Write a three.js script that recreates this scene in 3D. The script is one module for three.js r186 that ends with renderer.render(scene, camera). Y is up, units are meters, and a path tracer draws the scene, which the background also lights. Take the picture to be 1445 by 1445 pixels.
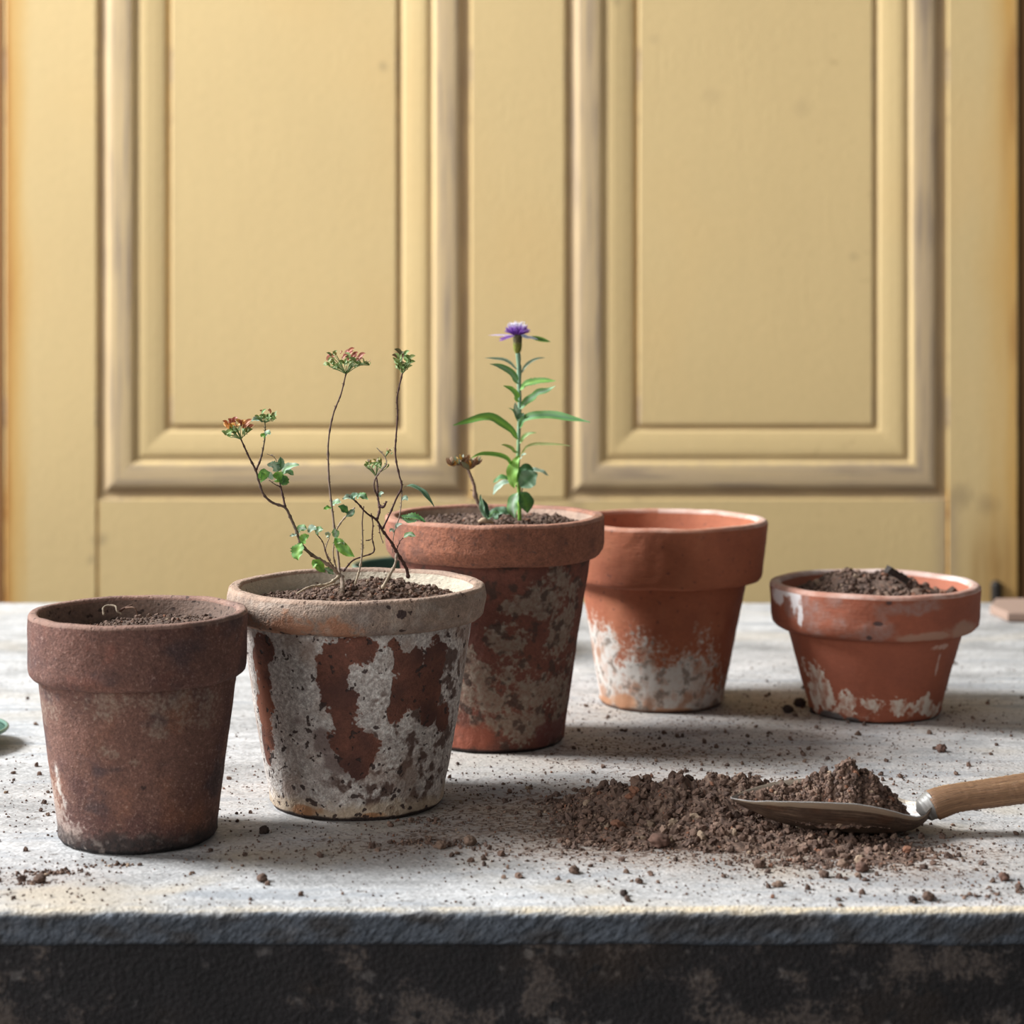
import * as THREE from 'three';
import { RectAreaLightUniformsLib } from 'three/addons/lights/RectAreaLightUniformsLib.js';
import { mergeVertices } from 'three/addons/utils/BufferGeometryUtils.js';

// ---------------------------------------------------------------- camera, sky, light, exposure
const scene = new THREE.Scene();
const TOP = 0.75;                       // height of the stone tabletop
const EYE = TOP + 0.325;                // camera height
const FOCAL = 2800, HORIZON = 440;      // lens in pixels of the 1445 frame; row of the horizon (shifted lens, level camera)
const camera = new THREE.PerspectiveCamera(2 * Math.atan(722.5 / FOCAL) * 180 / Math.PI, 1, 0.05, 60);
camera.position.set(0, EYE, 0);
camera.lookAt(0, EYE, -1);
camera.setViewOffset(1445, 1445, 0, 722.5 - HORIZON, 1445, 1445);
camera.focus = 1.3;
camera.userData.fStop = 7.4;
const renderer = new THREE.WebGLRenderer();
renderer.toneMapping = THREE.LinearToneMapping;
renderer.toneMappingExposure = 1.06;
renderer.shadowMap.enabled = true;
scene.background = new THREE.Color().setRGB(0.55, 0.66, 0.8);
RectAreaLightUniformsLib.init();
function windowOrFillLight(w, h, pos, target, color, intensity) {      // daylight, or added fill, through one opening
  const l = new THREE.RectAreaLight(new THREE.Color().setRGB(...color), intensity, w, h);
  l.position.set(...pos); l.lookAt(...target); l.name = 'window_or_fill_light';
  scene.add(l);
}
// two tall windows in the left wall: a high one a little behind the pots, and a wide unseen one beside the camera, added as fill light
windowOrFillLight(1.1, 1.5, [-2.96, 3.3, -1.8], [0, 3.3, -1.8], [0.94, 0.98, 1.0], 72);
windowOrFillLight(2.6, 1.8, [-2.96, 1.95, 1.4], [0, 1.95, 1.4], [1.0, 0.985, 0.97], 6.3);

// ---------------------------------------------------------------- helpers
function rng(seed) { let s = seed | 0; return () => { s = (s + 0x6d2b79f5) | 0; let t = Math.imul(s ^ (s >>> 15), 1 | s); t = (t + Math.imul(t ^ (t >>> 7), 61 | t)) ^ t; return ((t ^ (t >>> 14)) >>> 0) / 4294967296; }; }
const perm = new Uint8Array(512);
{ const r = rng(77), p = [...Array(256).keys()]; for (let i = 255; i > 0; i--) { const j = Math.floor(r() * (i + 1)); [p[i], p[j]] = [p[j], p[i]]; } for (let i = 0; i < 512; i++) perm[i] = p[i & 255]; }
function grad(h, x, y, z) { h &= 15; const u = h < 8 ? x : y, v = h < 4 ? y : h === 12 || h === 14 ? x : z; return ((h & 1) ? -u : u) + ((h & 2) ? -v : v); }
function noise(x, y, z) {               // gradient noise, about -1..1
  const fx = Math.floor(x), fy = Math.floor(y), fz = Math.floor(z), X = fx & 255, Y = fy & 255, Z = fz & 255;
  x -= fx; y -= fy; z -= fz;
  const u = x * x * x * (x * (x * 6 - 15) + 10), v = y * y * y * (y * (y * 6 - 15) + 10), w = z * z * z * (z * (z * 6 - 15) + 10);
  const A = perm[X] + Y, AA = perm[A] + Z, AB = perm[A + 1] + Z, B = perm[X + 1] + Y, BA = perm[B] + Z, BB = perm[B + 1] + Z;
  const a = grad(perm[AA], x, y, z), b = grad(perm[BA], x - 1, y, z), c = grad(perm[AB], x, y - 1, z), d = grad(perm[BB], x - 1, y - 1, z);
  const e = grad(perm[AA + 1], x, y, z - 1), f = grad(perm[BA + 1], x - 1, y, z - 1), g = grad(perm[AB + 1], x, y - 1, z - 1), h = grad(perm[BB + 1], x - 1, y - 1, z - 1);
  const l1 = a + u * (b - a), l2 = c + u * (d - c), l3 = e + u * (f - e), l4 = g + u * (h - g), m1 = l1 + v * (l2 - l1), m2 = l3 + v * (l4 - l3);
  return m1 + w * (m2 - m1);
}
function fbm(x, y, z, oct) { let s = 0, a = 0.5, t = 0; for (let i = 0; i < oct; i++) { s += a * noise(x, y, z); t += a; a *= 0.5; x = x * 2.03 + 11.3; y = y * 2.03 + 7.1; z = z * 2.03 + 3.7; } return s / t; }
const clamp = (x, a = 0, b = 1) => x < a ? a : x > b ? b : x;
const ss = (a, b, x) => { const t = clamp((x - a) / (b - a)); return t * t * (3 - 2 * t); };
const lerp = (a, b, t) => a + (b - a) * t;
const ramp = (t, list) => { for (let k = 1; k < list.length; k++) if (t <= list[k][0]) return lerp(list[k - 1][1], list[k][1], ss(list[k - 1][0], list[k][0], t)); return list[list.length - 1][1]; };
const gauss = (x, s) => Math.exp(-x * x / (2 * s * s));
const mixTo = (o, c, t) => { o[0] += (c[0] - o[0]) * t; o[1] += (c[1] - o[1]) * t; o[2] += (c[2] - o[2]) * t; };
const scaleBy = (o, k) => { o[0] *= k; o[1] *= k; o[2] *= k; };
const V = (x, y, z) => new THREE.Vector3(x, y, z);
const at = (px, py, depth) => V((px - 722.5) * depth / FOCAL, EYE - (py - HORIZON) * depth / FOCAL, -depth);   // the point that stands at a distance behind a pixel of the photograph
const onTable = (px, py) => { const d = (EYE - TOP) * FOCAL / (py - HORIZON); return V((px - 722.5) * d / FOCAL, TOP, -d); };
const counts = {};
function numbered(name) { const n = counts[name] = (counts[name] ?? -1) + 1; return n ? name + '_' + String(n).padStart(3, '0') : name; }
function tag(o, label, category, group, kind) { if (label) o.userData.label = label; if (category) o.userData.category = category; if (group) o.userData.group = group; if (kind) o.userData.kind = kind; return o; }
function mesh(name, geometry, material, parent) { const m = new THREE.Mesh(geometry, material); m.name = numbered(name); m.castShadow = m.receiveShadow = true; (parent ?? scene).add(m); return m; }
function thing(name, pos, label, category) { const g = new THREE.Group(); g.name = numbered(name); g.position.copy(pos); scene.add(g); return tag(g, label, category); }
const std = (o) => new THREE.MeshStandardMaterial({ roughness: 0.9, ...o });

// Colour (sRGB bytes) and relief of one surface, computed texel by texel: fn(u, v, out) sets out = [r, g, b, height 0..1]
const TEXTURE_SCALE = 1;
function paint(w, h, fn, wrap = THREE.RepeatWrapping) {
  w = Math.round(w * TEXTURE_SCALE); h = Math.round(h * TEXTURE_SCALE);
  const c = new Uint8Array(w * h * 4), b = new Uint8Array(w * h), o = [0, 0, 0, 0.5];
  for (let j = 0, i = 0; j < h; j++) for (let k = 0; k < w; k++, i++) {
    o[3] = 0.5; fn((k + 0.5) / w, (j + 0.5) / h, o);
    c[i * 4] = clamp(o[0], 0, 255); c[i * 4 + 1] = clamp(o[1], 0, 255); c[i * 4 + 2] = clamp(o[2], 0, 255); c[i * 4 + 3] = 255; b[i] = clamp(o[3]) * 255;
  }
  const map = new THREE.DataTexture(c, w, h, THREE.RGBAFormat), bump = new THREE.DataTexture(b, w, h, THREE.RedFormat);
  map.colorSpace = THREE.SRGBColorSpace;
  for (const t of [map, bump]) { t.magFilter = THREE.LinearFilter; t.minFilter = THREE.LinearMipmapLinearFilter; t.wrapS = t.wrapT = wrap; t.generateMipmaps = true; t.needsUpdate = true; }
  return { map, bump };
}
// Collects triangles for one mesh
class Build {
  constructor() { this.p = []; this.c = []; this.i = []; this.uv = []; }
  vert(x, y, z, c, u = 0, v = 0) { this.p.push(x, y, z); if (c) this.c.push(c[0], c[1], c[2]); this.uv.push(u, v); return this.p.length / 3 - 1; }
  tri(a, b, c) { this.i.push(a, b, c); }
  quad(a, b, c, d) { this.i.push(a, b, c, a, c, d); }
  add(base, m, c) { const n = this.p.length / 3, e = m.elements, q = base.p; for (let k = 0; k < q.length; k += 3) { const x = q[k], y = q[k + 1], z = q[k + 2]; this.p.push(e[0] * x + e[4] * y + e[8] * z + e[12], e[1] * x + e[5] * y + e[9] * z + e[13], e[2] * x + e[6] * y + e[10] * z + e[14]); this.c.push(c[0], c[1], c[2]); this.uv.push(0, 0); } for (const t of base.i) this.i.push(n + t); }
  // a tube through points, radius r(t), colour c(t)
  tube(pts, r, c, sides = 7, per = 5, rough = 0) {
    const curve = new THREE.CatmullRomCurve3(pts, false, 'centripetal'), n = Math.max(2, (pts.length - 1) * per), fr = curve.computeFrenetFrames(n, false), first = this.p.length / 3;
    for (let k = 0; k <= n; k++) {
      const t = k / n, q = curve.getPointAt(t), rr = r(t), N = fr.normals[k], B = fr.binormals[k], col = c(t);
      for (let s = 0; s < sides; s++) { const a = s / sides * 2 * Math.PI, cs = Math.cos(a), sn = Math.sin(a), f = rr * (1 + rough * noise(q.x * 900 + s * 1.7, q.y * 900, q.z * 900)); this.vert(q.x + (N.x * cs + B.x * sn) * f, q.y + (N.y * cs + B.y * sn) * f, q.z + (N.z * cs + B.z * sn) * f, col, s / sides, t); }
    }
    for (let k = 0; k < n; k++) for (let s = 0; s < sides; s++) { const a = first + k * sides + s, b = first + k * sides + (s + 1) % sides; this.quad(a, b, b + sides, a + sides); }
    for (const k of [0, n]) { const q = curve.getPointAt(k / n), m = this.vert(q.x, q.y, q.z, c(k / n)); for (let s = 0; s < sides; s++) { const a = first + k * sides + s, b = first + k * sides + (s + 1) % sides; k ? this.tri(m, a, b) : this.tri(m, b, a); } }
    return this;
  }
  geometry() {
    const g = new THREE.BufferGeometry();
    g.setAttribute('position', new THREE.Float32BufferAttribute(this.p, 3)); g.setAttribute('uv', new THREE.Float32BufferAttribute(this.uv, 2));
    if (this.c.length) g.setAttribute('color', new THREE.Float32BufferAttribute(this.c, 3));
    g.setIndex(this.i); g.computeVertexNormals(); return g;
  }
}
const rgb = (r, g, b) => { const c = new THREE.Color().setRGB(r / 255, g / 255, b / 255, THREE.SRGBColorSpace); return [c.r, c.g, c.b]; };
// ---------------------------------------------------------------- the room: floor, ceiling, walls with their openings
const X0 = -3.0, X1 = 2.4, Z0 = -2.66, Z1 = 3.4, H = 4.5, T = 0.2, DOOR_Z = -2.65;
const plaster = std({ color: new THREE.Color().setRGB(0.14, 0.137, 0.134), roughness: 0.95 });
const slabStone = std({ color: new THREE.Color().setRGB(0.12, 0.115, 0.11), roughness: 0.85 });
function boxes(list) {                                       // boxes [x0, x1, y0, y1, z0, z1] joined in one geometry
  const b = new Build();
  for (const [x0, x1, y0, y1, z0, z1] of list) {
    const f = (q) => { const k = q.map((c) => b.vert(...c, null, c[0] + c[2], c[1] + c[2])); b.quad(...k); };
    f([[x0, y0, z1], [x1, y0, z1], [x1, y1, z1], [x0, y1, z1]]); f([[x1, y0, z0], [x0, y0, z0], [x0, y1, z0], [x1, y1, z0]]);
    f([[x1, y0, z1], [x1, y0, z0], [x1, y1, z0], [x1, y1, z1]]); f([[x0, y0, z0], [x0, y0, z1], [x0, y1, z1], [x0, y1, z0]]);
    f([[x0, y1, z1], [x1, y1, z1], [x1, y1, z0], [x0, y1, z0]]); f([[x0, y0, z0], [x1, y0, z0], [x1, y0, z1], [x0, y0, z1]]);
  }
  return b.geometry();
}
function holed(axis, p0, p1, a0, a1, b0, b1, [h0, h1, k0, k1]) {   // a wall between a0..a1, b0..b1 (height) with one rectangular opening
  const put = (q0, q1, r0, r1) => axis === 'x' ? [p0, p1, r0, r1, q0, q1] : [q0, q1, r0, r1, p0, p1];
  return boxes([put(a0, h0, b0, b1), put(h1, a1, b0, b1), put(h0, h1, b0, k0), put(h0, h1, k1, b1)]);
}
const struct = (name, g, m) => tag(mesh(name, g, m), null, null, null, 'structure');
struct('floor', boxes([[X0 - T, X1 + T, -T, 0, Z0 - T, Z1 + T]]), slabStone);
struct('ceiling', boxes([[X0 - T, X1 + T, H, H + T, Z0 - T, Z1 + T]]), plaster);
struct('wall_left', boxes([[X0 - T, X0, 0, H, Z0 - T, -2.35], [X0 - T, X0, 0, 2.55, -2.35, -1.25], [X0 - T, X0, 4.05, H, -2.35, -1.25], [X0 - T, X0, 0, H, -1.25, 0.1], [X0 - T, X0, 0, 1.05, 0.1, 2.7], [X0 - T, X0, 2.85, H, 0.1, 2.7], [X0 - T, X0, 0, H, 2.7, Z1 + T]]), plaster);
struct('wall_right', boxes([[X1, X1 + T, 0, H, Z0 - T, Z1 + T]]), plaster);
struct('wall_front', boxes([[X0, X1, 0, H, Z1, Z1 + T]]), plaster);
const windowOrFillFrame = (n, y0, y1, z0, z1) => struct('window_' + n, boxes([[X0 - 0.12, X0 - 0.06, y0, y1, z0, z0 + 0.05], [X0 - 0.12, X0 - 0.06, y0, y1, z1 - 0.05, z1], [X0 - 0.12, X0 - 0.06, y0, y0 + 0.05, z0 + 0.05, z1 - 0.05], [X0 - 0.12, X0 - 0.06, y1 - 0.05, y1, z0 + 0.05, z1 - 0.05]]), plaster);
windowOrFillFrame(1, 2.55, 4.05, -2.35, -1.25); windowOrFillFrame(2, 1.05, 2.85, 0.1, 2.7);  // the second, unseen one is added to carry the fill light

// ---------------------------------------------------------------- the panelled yellow door in the back wall
// door coordinates: x across, y up in metres; px(), py() take them from the photograph's pixels at the door's distance
const px = (p) => (p - 722.5) * 2.65 / FOCAL, py = (p) => EYE - (p - HORIZON) * 2.65 / FOCAL;
const DX0 = px(6), DX1 = px(1437), DY1 = 2.32, PANEL_TOP = 2.1;
const panelsX = [[px(137), px(664)], [px(798), px(1337)]], PANEL_BOT = py(704);
struct('wall_back', holed('z', Z0 - T, Z0, X0, X1, 0, H, [DX0 - 0.075, DX1 + 0.075, 0, DY1 + 0.075]), plaster);

const yellow = [226, 196, 140], wornWood = [201, 174, 137], grooveBrown = [160, 132, 100];
// distance inside the moulded frame of the panel that a point lies in (metres from the outer edge, negative outside)
function inFrame(x, y) { let best = -9; for (const [a, b] of panelsX) { const d = Math.min(x - a, b - x, y - PANEL_BOT); if (d > best) best = d; } return best; }
const SIDE = 1.5, TX = -0.75, TY = 0.55;
const doorPaint = paint(800, 800, (u, v, o) => {
  const x = TX + u * SIDE, y = TY + v * SIDE;
  const big = fbm(x * 3, y * 2, 4, 3), streak = fbm(x * 70, y * 5, 9, 4), fine = fbm(x * 160, y * 90, 2, 3);
  o[0] = yellow[0]; o[1] = yellow[1]; o[2] = yellow[2];
  scaleBy(o, 1 + 0.035 * big + 0.02 * fine + 0.014 * streak);
  mixTo(o, [232, 190, 126], clamp(0.3 * ss(0.0, 0.6, fbm(x * 4 + 5, y * 3, 1, 3))));
  const d = inFrame(x, y);
  // outer moulding band: paint worn down to grey wood, in vertical or horizontal grain
  const vertical = panelsX.some(([a, b]) => Math.min(Math.abs(x - a), Math.abs(x - b)) < 0.055 && y > PANEL_BOT + Math.min(Math.abs(x - a), Math.abs(x - b)));
  const grain = vertical ? fbm(x * 190, y * 5, 3, 4) : fbm(x * 5, y * 190, 3, 4);
  const low = vertical ? 1 : 1.15, rightSide = x > 0.45 ? 1.15 : x < -0.4 ? 0.8 : 0.95;
  const worn = ss(0.0, 0.012, d) * (1 - ss(0.042, 0.05, d + 0.006 * streak)) * low * rightSide;
  mixTo(o, wornWood, clamp(worn * (0.85 + 0.9 * grain)));
  mixTo(o, [166, 144, 120], clamp(worn * ss(0.0, 0.4, grain + 0.4 * fbm(x * 9, y * 7, 8, 2))));
  // darker brown lines along the grooves
  for (const [c, w, k] of [[0.007, 0.005, 0.62], [0.0535, 0.0028, 0.35], [0.096, 0.004, 0.3]]) mixTo(o, grooveBrown, clamp(gauss(d - c, w) * k * (0.85 + 0.7 * fbm(x * 12, y * 12, c * 90, 2))));
  // dirt and bare wood that spread past the lower corners
  const sx = px(1332), seam = gauss(x - sx - 0.004, 0.010) * (1 - ss(PANEL_BOT - 0.02, PANEL_BOT + 0.02, y));
  mixTo(o, [186, 160, 126], clamp(seam * (0.75 + 0.6 * streak)));
  for (const [qx, qy, r, k] of [[140, 762, 0.011, 0.5], [130, 790, 0.008, 0.35], [1395, 713, 0.016, 0.5], [1355, 700, 0.02, 0.45], [628, 660, 0.028, 0.6], [815, 712, 0.014, 0.35], [540, 93, 0.007, 0.42], [925, 55, 0.009, 0.16], [1005, 135, 0.014, 0.14], [1132, 152, 0.014, 0.16], [1205, 362, 0.007, 0.3], [870, 0, 0.008, 0.3], [850, 690, 0.02, 0.3]]) {
    const e = Math.hypot(x - px(qx), y - py(qy)) * (1 + 0.35 * fine); mixTo(o, [160, 136, 102], k * clamp(1.2 - e / r));
  }
  // yellowed, rust-stained stile on the far right and the rusty edge on the far left
  const rr = ss(px(1368), px(1440), x + 0.035 * fbm(x * 9, y * 3.2, 7, 3)), rs = clamp(rr * (0.55 + 0.75 * fbm(x * 40, y * 3, 6, 4)));
  mixTo(o, [216, 160, 78], clamp(rs * 1.05));
  mixTo(o, [160, 106, 52], clamp(ss(px(1405), px(1441), x) * ss(-0.1, 0.5, fbm(x * 45, y * 4, 12, 4)) * 0.8));
  mixTo(o, [170, 126, 70], clamp(gauss(x - px(1405), 0.024) * gauss(y - py(805), 0.045) * (0.6 + 0.9 * streak)));
  mixTo(o, [214, 164, 88], clamp((1 - ss(px(8), px(48), x + 0.012 * streak)) * 0.95));
  mixTo(o, [176, 112, 52], clamp((1 - ss(px(2), px(20), x + 0.008 * streak)) * 1.0));
  // freckles of bare primer on the right-hand panel
  const fr = ss(0.34, 0.5, fbm(x * 55, y * 55, 20, 3)) * ss(px(1050), px(1230), x) * (1 - ss(px(1236), px(1245), x));
  mixTo(o, [190, 160, 112], 0.5 * fr);
  o[3] = 0.5 + 0.3 * fine + 0.2 * grain * clamp(worn);
}, THREE.MirroredRepeatWrapping);
for (const t of [doorPaint.map, doorPaint.bump]) { t.repeat.set(1 / SIDE, 1 / SIDE); t.offset.set(-TX / SIDE, -TY / SIDE); }
const doorMat = std({ map: doorPaint.map, bumpMap: doorPaint.bump, bumpScale: 0.0006, roughness: 0.72 });
const door = tag(thing('door_1', V(0, 0, DOOR_Z)), 'tall panelled door in flaking pale yellow paint behind the stone table', null, null, 'structure');
function board(name, x0, x1, y0, y1, z0, z1) {               // a board with eased edges; uv in metres
  const e = 0.0022, s = new THREE.Shape([new THREE.Vector2(x0 + e, y0 + e), new THREE.Vector2(x1 - e, y0 + e), new THREE.Vector2(x1 - e, y1 - e), new THREE.Vector2(x0 + e, y1 - e)]);
  const g = new THREE.ExtrudeGeometry(s, { depth: z1 - z0 - 2 * e, bevelEnabled: true, bevelThickness: e, bevelSize: e, bevelSegments: 2, steps: 1 });
  g.translate(0, 0, z0 + e); return mesh(name, g, doorMat, door);
}
// stiles, muntin and rails
board('stile', DX0, panelsX[0][0], 0.01, DY1, -0.04, 0); board('stile', panelsX[1][1], DX1, 0.01, DY1, -0.04, 0);
board('muntin', panelsX[0][1], panelsX[1][0], PANEL_BOT, PANEL_TOP, -0.04, 0);
board('rail', panelsX[0][0], panelsX[1][1], 0.62, PANEL_BOT, -0.04, -0.0012); board('rail', panelsX[0][0], panelsX[1][1], PANEL_TOP, DY1, -0.04, -0.0012); board('rail', panelsX[0][0], panelsX[1][1], 0.01, 0.2, -0.04, -0.0012);
board('muntin', panelsX[0][1], panelsX[1][0], 0.2, 0.62, -0.04, 0);
// profile of a moulding: [distance in from the frame's edge, height over the frame's face]
const OUTER = [[0, -0.03], [0, -0.0045], [0.008, -0.0055], [0.0135, -0.0015], [0.017, 0.0014], [0.021, 0.0024], [0.028, 0.0027], [0.036, 0.0027], [0.044, 0.0022], [0.0475, 0.0012], [0.0505, -0.002]];
const INNER = [[0.0505, -0.003], [0.0555, -0.0035], [0.059, -0.0012], [0.066, -0.001], [0.078, -0.002], [0.088, -0.0034], [0.092, -0.0055], [0.0935, -0.0085], [0.1, -0.0095], [0.1005, -0.03]];
function mouldings(x0, x1, y0, y1) {
  const C = [[x0, y0, 1, 1], [x1, y0, -1, 1], [x1, y1, -1, -1], [x0, y1, 1, -1]];
  for (const [name, prof] of [['outer_moulding', OUTER], ['inner_moulding', INNER]]) for (let k = 0; k < 4; k++) {
    const A = C[k], B = C[(k + 1) % 4], b = new Build();
    for (const [q, h] of prof) { const a = [A[0] + A[2] * q, A[1] + A[3] * q], c = [B[0] + B[2] * q, B[1] + B[3] * q]; b.vert(a[0], a[1], h, null, a[0], a[1]); b.vert(c[0], c[1], h, null, c[0], c[1]); }
    for (let j = 0; j < prof.length - 1; j++) b.quad(2 * j, 2 * j + 1, 2 * j + 3, 2 * j + 2);
    let g = b.geometry().toNonIndexed(); g.computeVertexNormals(); mesh(name, g, doorMat, door);
  }
  const q = 0.0982;                          // the raised field
  board('field_panel', x0 + q, x1 - q, y0 + q, y1 - q, -0.04, -0.0035);
}
for (const [a, b] of panelsX) { mouldings(a, b, PANEL_BOT, PANEL_TOP); mouldings(a, b, 0.2, 0.62); }
// backing, jamb, and the iron bolt on the right-hand stile
board('backing_board', DX0 + 0.002, DX1 - 0.002, 0.012, DY1 - 0.002, -0.06, -0.0395);
const iron = std({ color: new THREE.Color().setRGB(0.045, 0.036, 0.03), roughness: 0.55, metalness: 0.4 });
{
  const b = new THREE.CapsuleGeometry(0.0072, 0.019, 4, 12); b.scale(1, 1, 0.8); b.translate(px(1405), py(836), 0.002);
  const plate = mesh('keyhole_plate', b, iron, door); tag(plate, 'small dark iron keyhole plate');
  const frameMat = std({ color: new THREE.Color().setRGB(0.3, 0.15, 0.055), roughness: 0.8 });
  const f = tag(thing('trim_1', V(0, 0, Z0)), 'brown stained door frame around the yellow door', null, null, 'structure');
  mesh('jamb', boxes([[DX0 - 0.075, DX0 - 0.006, 0, DY1 + 0.075, -0.15, 0.0]]), frameMat, f); mesh('jamb', boxes([[DX1 + 0.006, DX1 + 0.075, 0, DY1 + 0.075, -0.15, 0.0]]), frameMat, f);
  mesh('head_board', boxes([[DX0 - 0.006, DX1 + 0.006, DY1 + 0.006, DY1 + 0.075, -0.15, 0.0]]), frameMat, f);
  mesh('stop_board', boxes([[DX0 - 0.006, DX1 + 0.006, 0, DY1 + 0.006, -0.15, -0.055]]), frameMat, f);
}
// ---------------------------------------------------------------- the stone table
const TZ0 = -2.214, TZ1 = -1.0795, TXW = 0.95;                // back and front edge, half width
const lowRelief = (x, z) => 0.0009 * fbm(x * 7, 3, z * 7, 3) + 0.0006 * noise(x * 30, 9, z * 18);
function tableY(x, z) { return TOP + lowRelief(x, z) * ss(0, 0.02, TZ1 - z + 0.01); }
// where earth lies on the stone, 0..1 (spilled soil, and what fell round the pots; thickened right of the two left pots to deepen their shadows)
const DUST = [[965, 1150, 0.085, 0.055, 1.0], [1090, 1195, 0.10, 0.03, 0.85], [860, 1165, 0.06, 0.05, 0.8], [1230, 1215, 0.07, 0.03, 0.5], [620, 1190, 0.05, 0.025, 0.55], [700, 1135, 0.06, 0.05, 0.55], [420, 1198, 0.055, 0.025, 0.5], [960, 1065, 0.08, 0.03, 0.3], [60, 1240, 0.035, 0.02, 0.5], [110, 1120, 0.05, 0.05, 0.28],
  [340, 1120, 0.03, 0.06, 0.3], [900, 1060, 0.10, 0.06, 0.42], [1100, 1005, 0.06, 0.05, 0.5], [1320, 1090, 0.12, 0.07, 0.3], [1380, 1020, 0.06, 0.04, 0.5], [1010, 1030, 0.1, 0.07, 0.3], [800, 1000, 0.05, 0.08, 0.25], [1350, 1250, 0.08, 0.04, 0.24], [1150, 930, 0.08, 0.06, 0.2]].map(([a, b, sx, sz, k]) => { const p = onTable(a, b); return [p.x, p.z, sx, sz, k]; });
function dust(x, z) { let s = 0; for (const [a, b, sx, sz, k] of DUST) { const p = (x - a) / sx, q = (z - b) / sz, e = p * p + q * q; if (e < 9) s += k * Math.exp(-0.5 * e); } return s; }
function stone(x, z, o) {
  const big = fbm(x * 4.5, 1.5, z * 5, 4), mid = fbm(x * 22, 6.5, z * 26, 4), smear = fbm(x * 9, 2.5, z * 48, 4), fine = fbm(x * 240, 4.5, z * 240, 3), grit = noise(x * 620, 8.5, z * 620);
  o[0] = 190; o[1] = 188; o[2] = 187;
  scaleBy(o, 1 + 0.22 * big + 0.22 * mid + 0.22 * smear + 0.18 * fine + 0.14 * grit);
  mixTo(o, [150, 153, 158], 0.7 * ss(0.05, 0.45, smear + 0.5 * big));
  mixTo(o, [201, 184, 160], 0.6 * ss(0.05, 0.42, fbm(x * 8 + 3, 9.5, z * 12, 4)) * (0.5 + ss(-1.35, -1.1, z) * 0.7));
  mixTo(o, [112, 104, 98], 0.55 * ss(0.36, 0.5, fbm(x * 120, 12.5, z * 120, 3)));
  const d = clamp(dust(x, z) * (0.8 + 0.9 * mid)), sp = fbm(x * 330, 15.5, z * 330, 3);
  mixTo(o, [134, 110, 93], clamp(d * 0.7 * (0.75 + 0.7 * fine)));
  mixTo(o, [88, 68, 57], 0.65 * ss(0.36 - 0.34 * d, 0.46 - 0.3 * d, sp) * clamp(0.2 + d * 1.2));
  o[3] = 0.5 + 0.28 * fine + 0.16 * grit + 0.22 * mid - 0.3 * ss(0.36, 0.5, fbm(x * 120, 12.5, z * 120, 3));
}
const NEAR = { x0: -0.4, w: 0.8, z0: -1.47, d: 0.4 }, FAR = { x0: -0.6, w: 1.2, z0: -2.22, d: 0.76 };
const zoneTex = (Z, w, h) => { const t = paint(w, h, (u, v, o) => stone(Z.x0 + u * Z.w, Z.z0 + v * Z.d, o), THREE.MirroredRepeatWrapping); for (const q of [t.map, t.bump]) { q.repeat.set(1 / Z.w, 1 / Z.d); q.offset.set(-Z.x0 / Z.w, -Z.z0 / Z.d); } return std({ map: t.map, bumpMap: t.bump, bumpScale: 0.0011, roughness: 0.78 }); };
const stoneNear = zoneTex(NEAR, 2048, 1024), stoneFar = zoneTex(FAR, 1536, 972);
// the rough edge: cream where the arris is worn, blue-grey patina over the rounded face, soot brown under it. s = metres down from the arris
const EDGE_W = 0.8, EDGE_D = 0.06;
const edgeTex = paint(2048, 192, (u, v, o) => {
  const x = -0.4 + u * EDGE_W, s = v * EDGE_D - 0.012;
  const chisel = fbm(x * 230 + s * 190, s * 150 - x * 40, 3, 4), big = fbm(x * 14, s * 30, 6, 3), fine = fbm(x * 520, s * 520, 1, 2);
  const line = s + 0.0028 * big + 0.003 * fbm(x * 75 + s * 260, s * 320, 13, 4);
  stone(x, TZ1 + s, o); const h = o[3];
  const cream = gauss(line + 0.0016, 0.0032) * clamp(0.3 + 0.8 * ss(-0.12, 0.25, x + 0.12 * big) + 0.9 * fbm(x * 45, s * 200, 17, 4));
  mixTo(o, [222, 203, 172], clamp(cream * (0.9 + 0.8 * chisel)));
  const dark = ss(-0.0012, 0.0032, line);
  const p = [88, 94, 103]; scaleBy(p, 1 + 0.35 * chisel + 0.25 * big + 0.16 * fine);
  mixTo(o, p, dark);
  mixTo(o, [58, 52, 49], dark * 0.7 * ss(-0.1, 0.35, fbm(x * 30, s * 60, 8, 4)));
  mixTo(o, [134, 134, 138], dark * 0.6 * ss(0.22, 0.5, fbm(x * 60, s * 60, 11, 4)) * (1 - ss(0.012, 0.02, s)));
  o[3] = lerp(h, 0.5 + 0.6 * chisel + 0.2 * fine, dark);
}, THREE.ClampToEdgeWrapping);
for (const q of [edgeTex.map, edgeTex.bump]) q.wrapS = THREE.MirroredRepeatWrapping;
const stoneEdge = std({ map: edgeTex.map, bumpMap: edgeTex.bump, bumpScale: 0.0022, roughness: 0.7 });
const table = tag(thing('stone_table', V(0, 0, 0)), 'weathered grey stone table with a rough dark rounded edge, under all the pots', 'table');
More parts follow.
